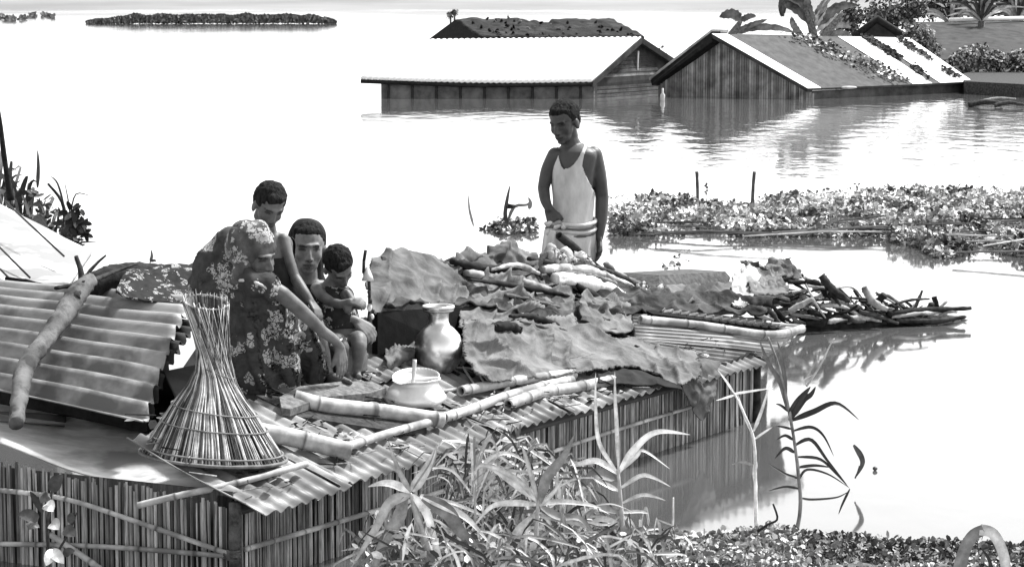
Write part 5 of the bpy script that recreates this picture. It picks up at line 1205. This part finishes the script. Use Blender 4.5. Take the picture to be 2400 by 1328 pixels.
# ================================================================ NEAR PLANTS
def plant(name, lab, cat, stem, leaves, Y, mat='leaf', sr=.012, group=None, tips=None, ti=1.0):
    q = P(stem[0][0], stem[0][1], Y); root = empty(name, q, lab, cat, group)
    b = MB(); L = pts(stem, Y); b.tube(L, [sr, sr * .8, sr * .5], 7, ti, n=max(12, len(stem) * 5), jit=.12); b.build('stem', mat, root)
    for it in leaves:
        pa, wd = it[0], it[1]; t = it[2] if len(it) > 2 else 1.0; dy = it[3] if len(it) > 3 else 0
        n = len(pa); wd *= .8; L = [P(x, y, Y - dy * (k / (n - 1)) ) for k, (x, y) in enumerate(pa)]
        b = MB(); b.blade(L, wd * Y / F, (Vector((R_.uniform(-.5, .5), -1, R_.uniform(.1, .8)))).normalized(), 18, t, .35); b.build('leaf', mat, root)
    return root
plant('maize_plant', 'pale broad bladed plant whose leaves fan out from a knot below the wavy eave', 'plant', [(1035, 1400), (1010, 1300), (975, 1200), (962, 1155)],
    [([(960, 1152), (925, 1135), (895, 1132), (862, 1140)], 13, 1.8), ([(962, 1150), (935, 1100), (910, 1032)], 9, 1.0), ([(965, 1150), (995, 1105), (1022, 1052)], 17, 1.5), ([(968, 1150), (1010, 1090), (1024, 1040)], 9, .8),
     ([(960, 1160), (915, 1178), (880, 1240), (822, 1330)], 17, 1.0), ([(966, 1158), (1000, 1200), (1020, 1270), (1050, 1360)], 14, 2.2), ([(985, 1160), (1040, 1185), (1095, 1215), (1150, 1275)], 13, 1.6),
     ([(950, 1165), (930, 1220), (890, 1290), (870, 1370)], 20, .7), ([(990, 1165), (1050, 1200), (1085, 1250), (1140, 1290)], 24, .5), ([(965, 1165), (985, 1230), (1000, 1300), (1005, 1370)], 12, .8)], 8.7)
plant('maize_plant', 'plant with long arching leaves growing before the middle of the reed wall', 'plant', [(1250, 1420), (1254, 1320), (1258, 1220), (1262, 1170)],
    [([(1262, 1180), (1210, 1120), (1130, 1090), (1105, 1130)], 8, 1.3), ([(1262, 1175), (1200, 1130), (1150, 1095), (1122, 1096)], 10, 1.4), ([(1264, 1178), (1280, 1120), (1320, 1070), (1345, 1020)], 17, .6), ([(1260, 1182), (1200, 1178), (1150, 1188), (1105, 1240)], 10, 1.9),
     ([(1265, 1182), (1310, 1175), (1370, 1180), (1410, 1190)], 9, 1.5), ([(1262, 1180), (1235, 1080), (1222, 1040)], 7, 1.2), ([(1265, 1185), (1310, 1210), (1360, 1215), (1400, 1260)], 13, .6), ([(1262, 1190), (1300, 1150), (1320, 1120)], 7, 1.5),
     ([(1260, 1200), (1210, 1250), (1190, 1300), (1215, 1380)], 14, 1.4), ([(1265, 1210), (1330, 1220), (1380, 1240), (1430, 1320)], 8, 1.1)], 8.9)
plant('maize_plant', 'tallest front plant with two upright shoots crossing the wavy eave', 'plant', [(1465, 1420), (1462, 1300), (1455, 1180), (1448, 1100)],
    [([(1446, 1105), (1405, 1040), (1396, 960), (1396, 872)], 7, 1.9), ([(1450, 1100), (1446, 1000), (1442, 930), (1441, 868)], 7, 1.7), ([(1450, 1108), (1490, 1050), (1540, 1012), (1618, 1018)], 12, 2.0), ([(1452, 1105), (1490, 1070), (1510, 1056), (1570, 1098)], 7, 1.7),
     ([(1448, 1110), (1400, 1080), (1360, 1086), (1335, 1090)], 10, 1.9), ([(1448, 1125), (1400, 1110), (1370, 1130), (1330, 1150)], 18, .5), ([(1452, 1145), (1500, 1115), (1530, 1118), (1572, 1140)], 7, 1.6), ([(1455, 1180), (1500, 1160), (1530, 1162), (1560, 1172)], 6, 1.3),
     ([(1450, 1150), (1410, 1130), (1385, 1115)], 8, 2.2), ([(1456, 1200), (1500, 1198), (1520, 1203)], 6, 1.6), ([(1450, 1200), (1400, 1190), (1370, 1215), (1330, 1250)], 12, .8), ([(1458, 1230), (1410, 1215), (1380, 1240), (1370, 1290)], 9, 1.6), ([(1460, 1250), (1500, 1240), (1540, 1260)], 8, .9)], 9.1)
plant('leafy_stalk', 'slender plant with many paired drooping leaflets standing in the open white water', 'plant', [(1862, 1262), (1876, 1180), (1864, 1050), (1845, 940), (1822, 850), (1800, 790)],
    [([(1845, 960), (1830, 900), (1800, 850), (1778, 792)], 9, 1.6), ([(1842, 950), (1838, 880), (1830, 830), (1822, 800)], 7, 1.5), ([(1850, 985), (1880, 940), (1900, 925), (1912, 905)], 11, .25), ([(1855, 985), (1905, 965), (1960, 945), (2015, 985)], 9, .2), ([(1850, 975), (1870, 940), (1900, 905)], 14, .5),
     ([(1856, 1010), (1900, 1000), (1930, 1020), (1955, 1070)], 5, .25), ([(1860, 1045), (1900, 1030), (1940, 1080), (1985, 1135)], 6, .3), ([(1864, 1070), (1920, 1075), (1960, 1110), (1992, 1145)], 5, .3), ([(1870, 1130), (1890, 1100), (1940, 1110), (1990, 1142)], 4, .5),
     ([(1850, 965), (1830, 950), (1818, 946)], 5, .3), ([(1855, 1005), (1835, 1000), (1818, 998)], 4, .4), ([(1858, 1030), (1840, 1020), (1820, 1030)], 5, .3), ([(1862, 1060), (1840, 1050), (1815, 1075)], 6, .4), ([(1870, 1120), (1840, 1110), (1800, 1085)], 5, .5), ([(1874, 1145), (1840, 1140), (1800, 1150)], 4, .4),
     ([(1868, 1095), (1910, 1090), (1950, 1095)], 5, .5), ([(1874, 1165), (1900, 1170), (1960, 1165), (1990, 1150)], 4, .7), ([(1992, 1145), (1975, 1180), (1965, 1205)], 4, .4)], 10.2, 'leaf_dark', .009, ti=2.5)
plant('leafy_stalk', 'pale dead stalk with a star of bleached twigs against the far wall corner', 'plant', [(1772, 1230), (1770, 1120), (1766, 1030), (1740, 960), (1720, 920)],
    [([(1720, 922), (1760, 916), (1815, 908)], 4, 3.0), ([(1722, 925), (1700, 932), (1678, 938)], 4, 3.2), ([(1720, 920), (1700, 890), (1682, 866)], 4, 2.6), ([(1766, 1010), (1785, 960), (1804, 900)], 6, 2.0), ([(1766, 1020), (1745, 975), (1730, 925)], 5, 2.6), ([(1768, 1090), (1740, 1082), (1715, 1088)], 5, .8), ([(1766, 1030), (1795, 1010), (1810, 1000)], 4, 2.0),
     ([(1772, 1080), (1768, 1110), (1772, 1150)], 7, 3.0)], 10.0, 'leaf', .008, ti=2.0)
plant('reed_stalk', 'single light reed leaning over the grey reflection beyond the wall corner', 'reed', [(1890, 905), (1920, 860), (1950, 800), (1956, 795)], [([(1890, 905), (1885, 890), (1905, 878)], 3, 1.5)], 11.5, 'leaf', .005, ti=1.2)
plant('leafy_stalk', 'short pale twig standing in the near water under the tallest front plant', 'plant', [(1572, 1262), (1577, 1220), (1578, 1165)], [([(1576, 1230), (1555, 1222), (1538, 1215)], 3, 1.5), ([(1572, 1260), (1580, 1240), (1590, 1235)], 3, 1)], 9.6, 'leaf', .006, ti=1.8)
plant('floating_leaf', 'grey curled leaf drifting alone on the open water', 'leaf', [(2004, 1120), (2010, 1105), (2014, 1090)], [([(2000, 1042), (2018, 1070), (2020, 1090), (2004, 1120)], 9, .9)], 11.0, 'leaf_dark', .004)
b = MB(); b.ell(Pz(2051, 1097, .01), (.012, .012, .010)); setp(b.build('seed_pod', 'leaf_dark'), 'tiny dark pod floating beside the curled leaf', 'pod')
# small bush, near left
q = P(110, 1400, 8.7); bs = empty('broadleaf_bush', q, 'small dusty broad leaved plant climbing before the side wall', 'plant')
b = MB(); b.tube(pts([(130, 1420), (115, 1300), (112, 1220), (125, 1130)], 8.75), [.008, .007, .004], 6, .5, n=14); b.tube(pts([(130, 1300), (160, 1250), (180, 1200)], 8.75), [.005, .003], 6, .5, n=8); b.build('stem', 'bark', bs)
for (x, y, x2, y2, w_, ti) in ((120, 1150, 148, 1112, 16, .9), (115, 1160, 95, 1178, 13, .9), (108, 1180, 125, 1198, 16, 1.6), (90, 1215, 42, 1205, 15, .9), (85, 1222, 68, 1240, 18, .9), (120, 1225, 138, 1240, 16, 1.0), (150, 1240, 178, 1256, 15, .9), (165, 1225, 172, 1200, 9, .9), (120, 1290, 150, 1320, 14, 1.3), (128, 1290, 108, 1325, 14, 1.3), (150, 1300, 176, 1290, 10, .6), (100, 1200, 70, 1150, 8, .5)):
    b = MB(); a, c_ = P(x, y, 8.72), P(x2, y2, 8.66); b.blade([a, lerp(a, c_, .5) + Vector((0, -.01, .008)), c_], w_ * 8.7 / F, Vector((.2, -1, .3)), 10, ti, .25, prof=lambda t: math.sin(math.pi * min(1, t + .06)) ** .7 + .02); b.build('leaf', 'leaf_dark' if ti < 1 else 'leaf', bs)
# mixed undergrowth before the wall and the near weedy bank
def thicket(name, lab, cat, n, xr, yf, Yr, mat, tl, wl=(.006, .016), Lr=(.08, .26), leaves=.4):
    b = MB()
    for i in range(n):
        x = R_.uniform(*xr); y0, y1 = yf(x); y = R_.uniform(y0, y1); Y = R_.uniform(*Yr); q = P(x, y, Y)
        if R_.random() < leaves: b.leaf(q, (Vector((0, -1, .5)) + rv(.8)).normalized(), rv().normalized(), R_.uniform(.02, .05), R_.uniform(.006, .014), R_.choice(tl)); continue
        a = R_.gauss(0, .8); L_ = R_.uniform(*Lr); d = Vector((math.sin(a), R_.uniform(-.4, .4), math.cos(a)))
        b.blade([q - d * L_ * .5, q, q + d * L_ * .4 + Vector((d.x * .04, 0, -.02)), q + d * L_ * .5 + Vector((d.x * L_ * .4, 0, -.10 * L_ / .2))], R_.uniform(*wl) * .5, (Vector((0, -1, .3)) + rv(.6)).normalized(), 7, R_.choice(tl))
    return setp(b.build(name, mat, smooth=False), lab, cat, kind='stuff')
thicket('undergrowth', 'tangled grass and stems filling the space before the middle of the reed wall', 'undergrowth', 1000, (1050, 1360), lambda x: (1010 + abs(x - 1180) * .5 if x < 1330 else 1120, 1340), (9.0, 9.5), 'leaf_dark', [.5, 1.2, 2.4, 4.5, 7, 9], leaves=.35)
thicket('undergrowth', 'low broken weeds at the foot of the front plants', 'undergrowth', 900, (840, 1560), lambda x: (1245, 1345), (8.6, 9.3), 'leaf_dark', [.5, 1.2, 3, 5, 8], leaves=.5)
b = MB()
# near bank: a hummocky mat of soil and roots
vs, fs = [], []
for j in range(14):
    for i in range(60):
        px = 1150 + i * 23; t = j / 13; zz = -.06 + .07 * min(1, t * 2.2) + .03 * MN.noise(Vector((i * .4, j * .6, 0))); q = Pz(px, 1262 + 14 * MN.noise(Vector((i * .13, 2, 0))) + (0 if px > 1560 else (1560 - px) * -.10) + t * 150, 0); vs.append(Vector((q.x, q.y, zz)))
for j in range(13):
    for i in range(59): a = j * 60 + i; fs.append((a, a + 1, a + 61, a + 60))
b.add(vs, fs); setp(b.build('ground', 'bark', org=Vector((0, 0, 0))), kind='structure')
mass('ground_weeds', [(1540, 1250), (1640, 1262), (1800, 1240), (1950, 1262), (2080, 1268), (2200, 1275), (2420, 1285), (2420, 1345), (1500, 1345), (1480, 1290)], 12000, .045, .026, 'leaf_dark', 'carpet of small trodden weeds along the near shore', 'weeds', tl=(2.2, 8), stems=.15)
b = MB(); b.tube(pts([(1775, 1245), (1800, 1228), (1822, 1215), (1812, 1180)], 9.9), [.006, .005, .004], 6, .4, n=12); setp(b.build('twig', 'bark'), 'bent dark twig beside the foot of the slender leafy plant', 'twig')
# arched blade at the lower right
ar = empty('bent_reed', P(2255, 1360, 8.6), 'broad reed blade bent into an arch at the near shore', 'reed')
b = MB(); b.blade(pts([(2238, 1400), (2252, 1310), (2275, 1258), (2305, 1240)], 8.6), 26 * 8.6 / F, Vector((.3, -1, .2)), 20, .5, .25, prof=lambda x: .75 - .25 * x); b.build('blade', 'leaf', ar)
b = MB(); b.blade(pts([(2296, 1240), (2330, 1252), (2355, 1310), (2362, 1400)], 8.6), 15 * 8.6 / F, Vector((-.3, -1, .3)), 20, 1.4, .25, prof=lambda x: .9 - .1 * x); b.build('blade', 'leaf', ar)
b = MB(); b.blade(pts([(2325, 1345), (2318, 1310), (2300, 1285)], 8.62), 5 * 8.6 / F, Vector((0, -1, 0)), 8, .3); b.build('blade', 'leaf_dark', ar)
# extra long blades in the front thicket, each clump a plant of its own
for (x, y, lab) in ((1110, 1130, 'clump of fine drooping blades before the dark corner of the reed wall'), (1330, 1230, 'low clump of broad pale blades between the two middle plants'), (1180, 1300, 'clump of blades at the bottom edge under the arching plant'), (1500, 1290, 'clump of thin blades at the foot of the tallest front plant'), (900, 1300, 'clump of wide blades at the bottom under the fan leaved plant')):
    lv = []
    for k in range(13):
        a = R_.gauss(0, .9); L_ = R_.uniform(60, 150); dx = math.sin(a) * L_; dy = -abs(math.cos(a)) * L_ * .8
        lv.append(([(x + R_.uniform(-12, 12), y + R_.uniform(-10, 60)), (x + dx * .4, y + dy * .7), (x + dx * .8, y + dy * .9), (x + dx * 1.2, y + dy * .55)], R_.uniform(3, 9), R_.choice([.5, .9, 1.4, 2.0])))
    plant('grass_clump', lab, 'grass', [(x, y + 150), (x + 4, y + 60), (x, y)], lv, 9.0 + R_.uniform(-.1, .2), 'leaf', .006, 'grass clumps before the hut')
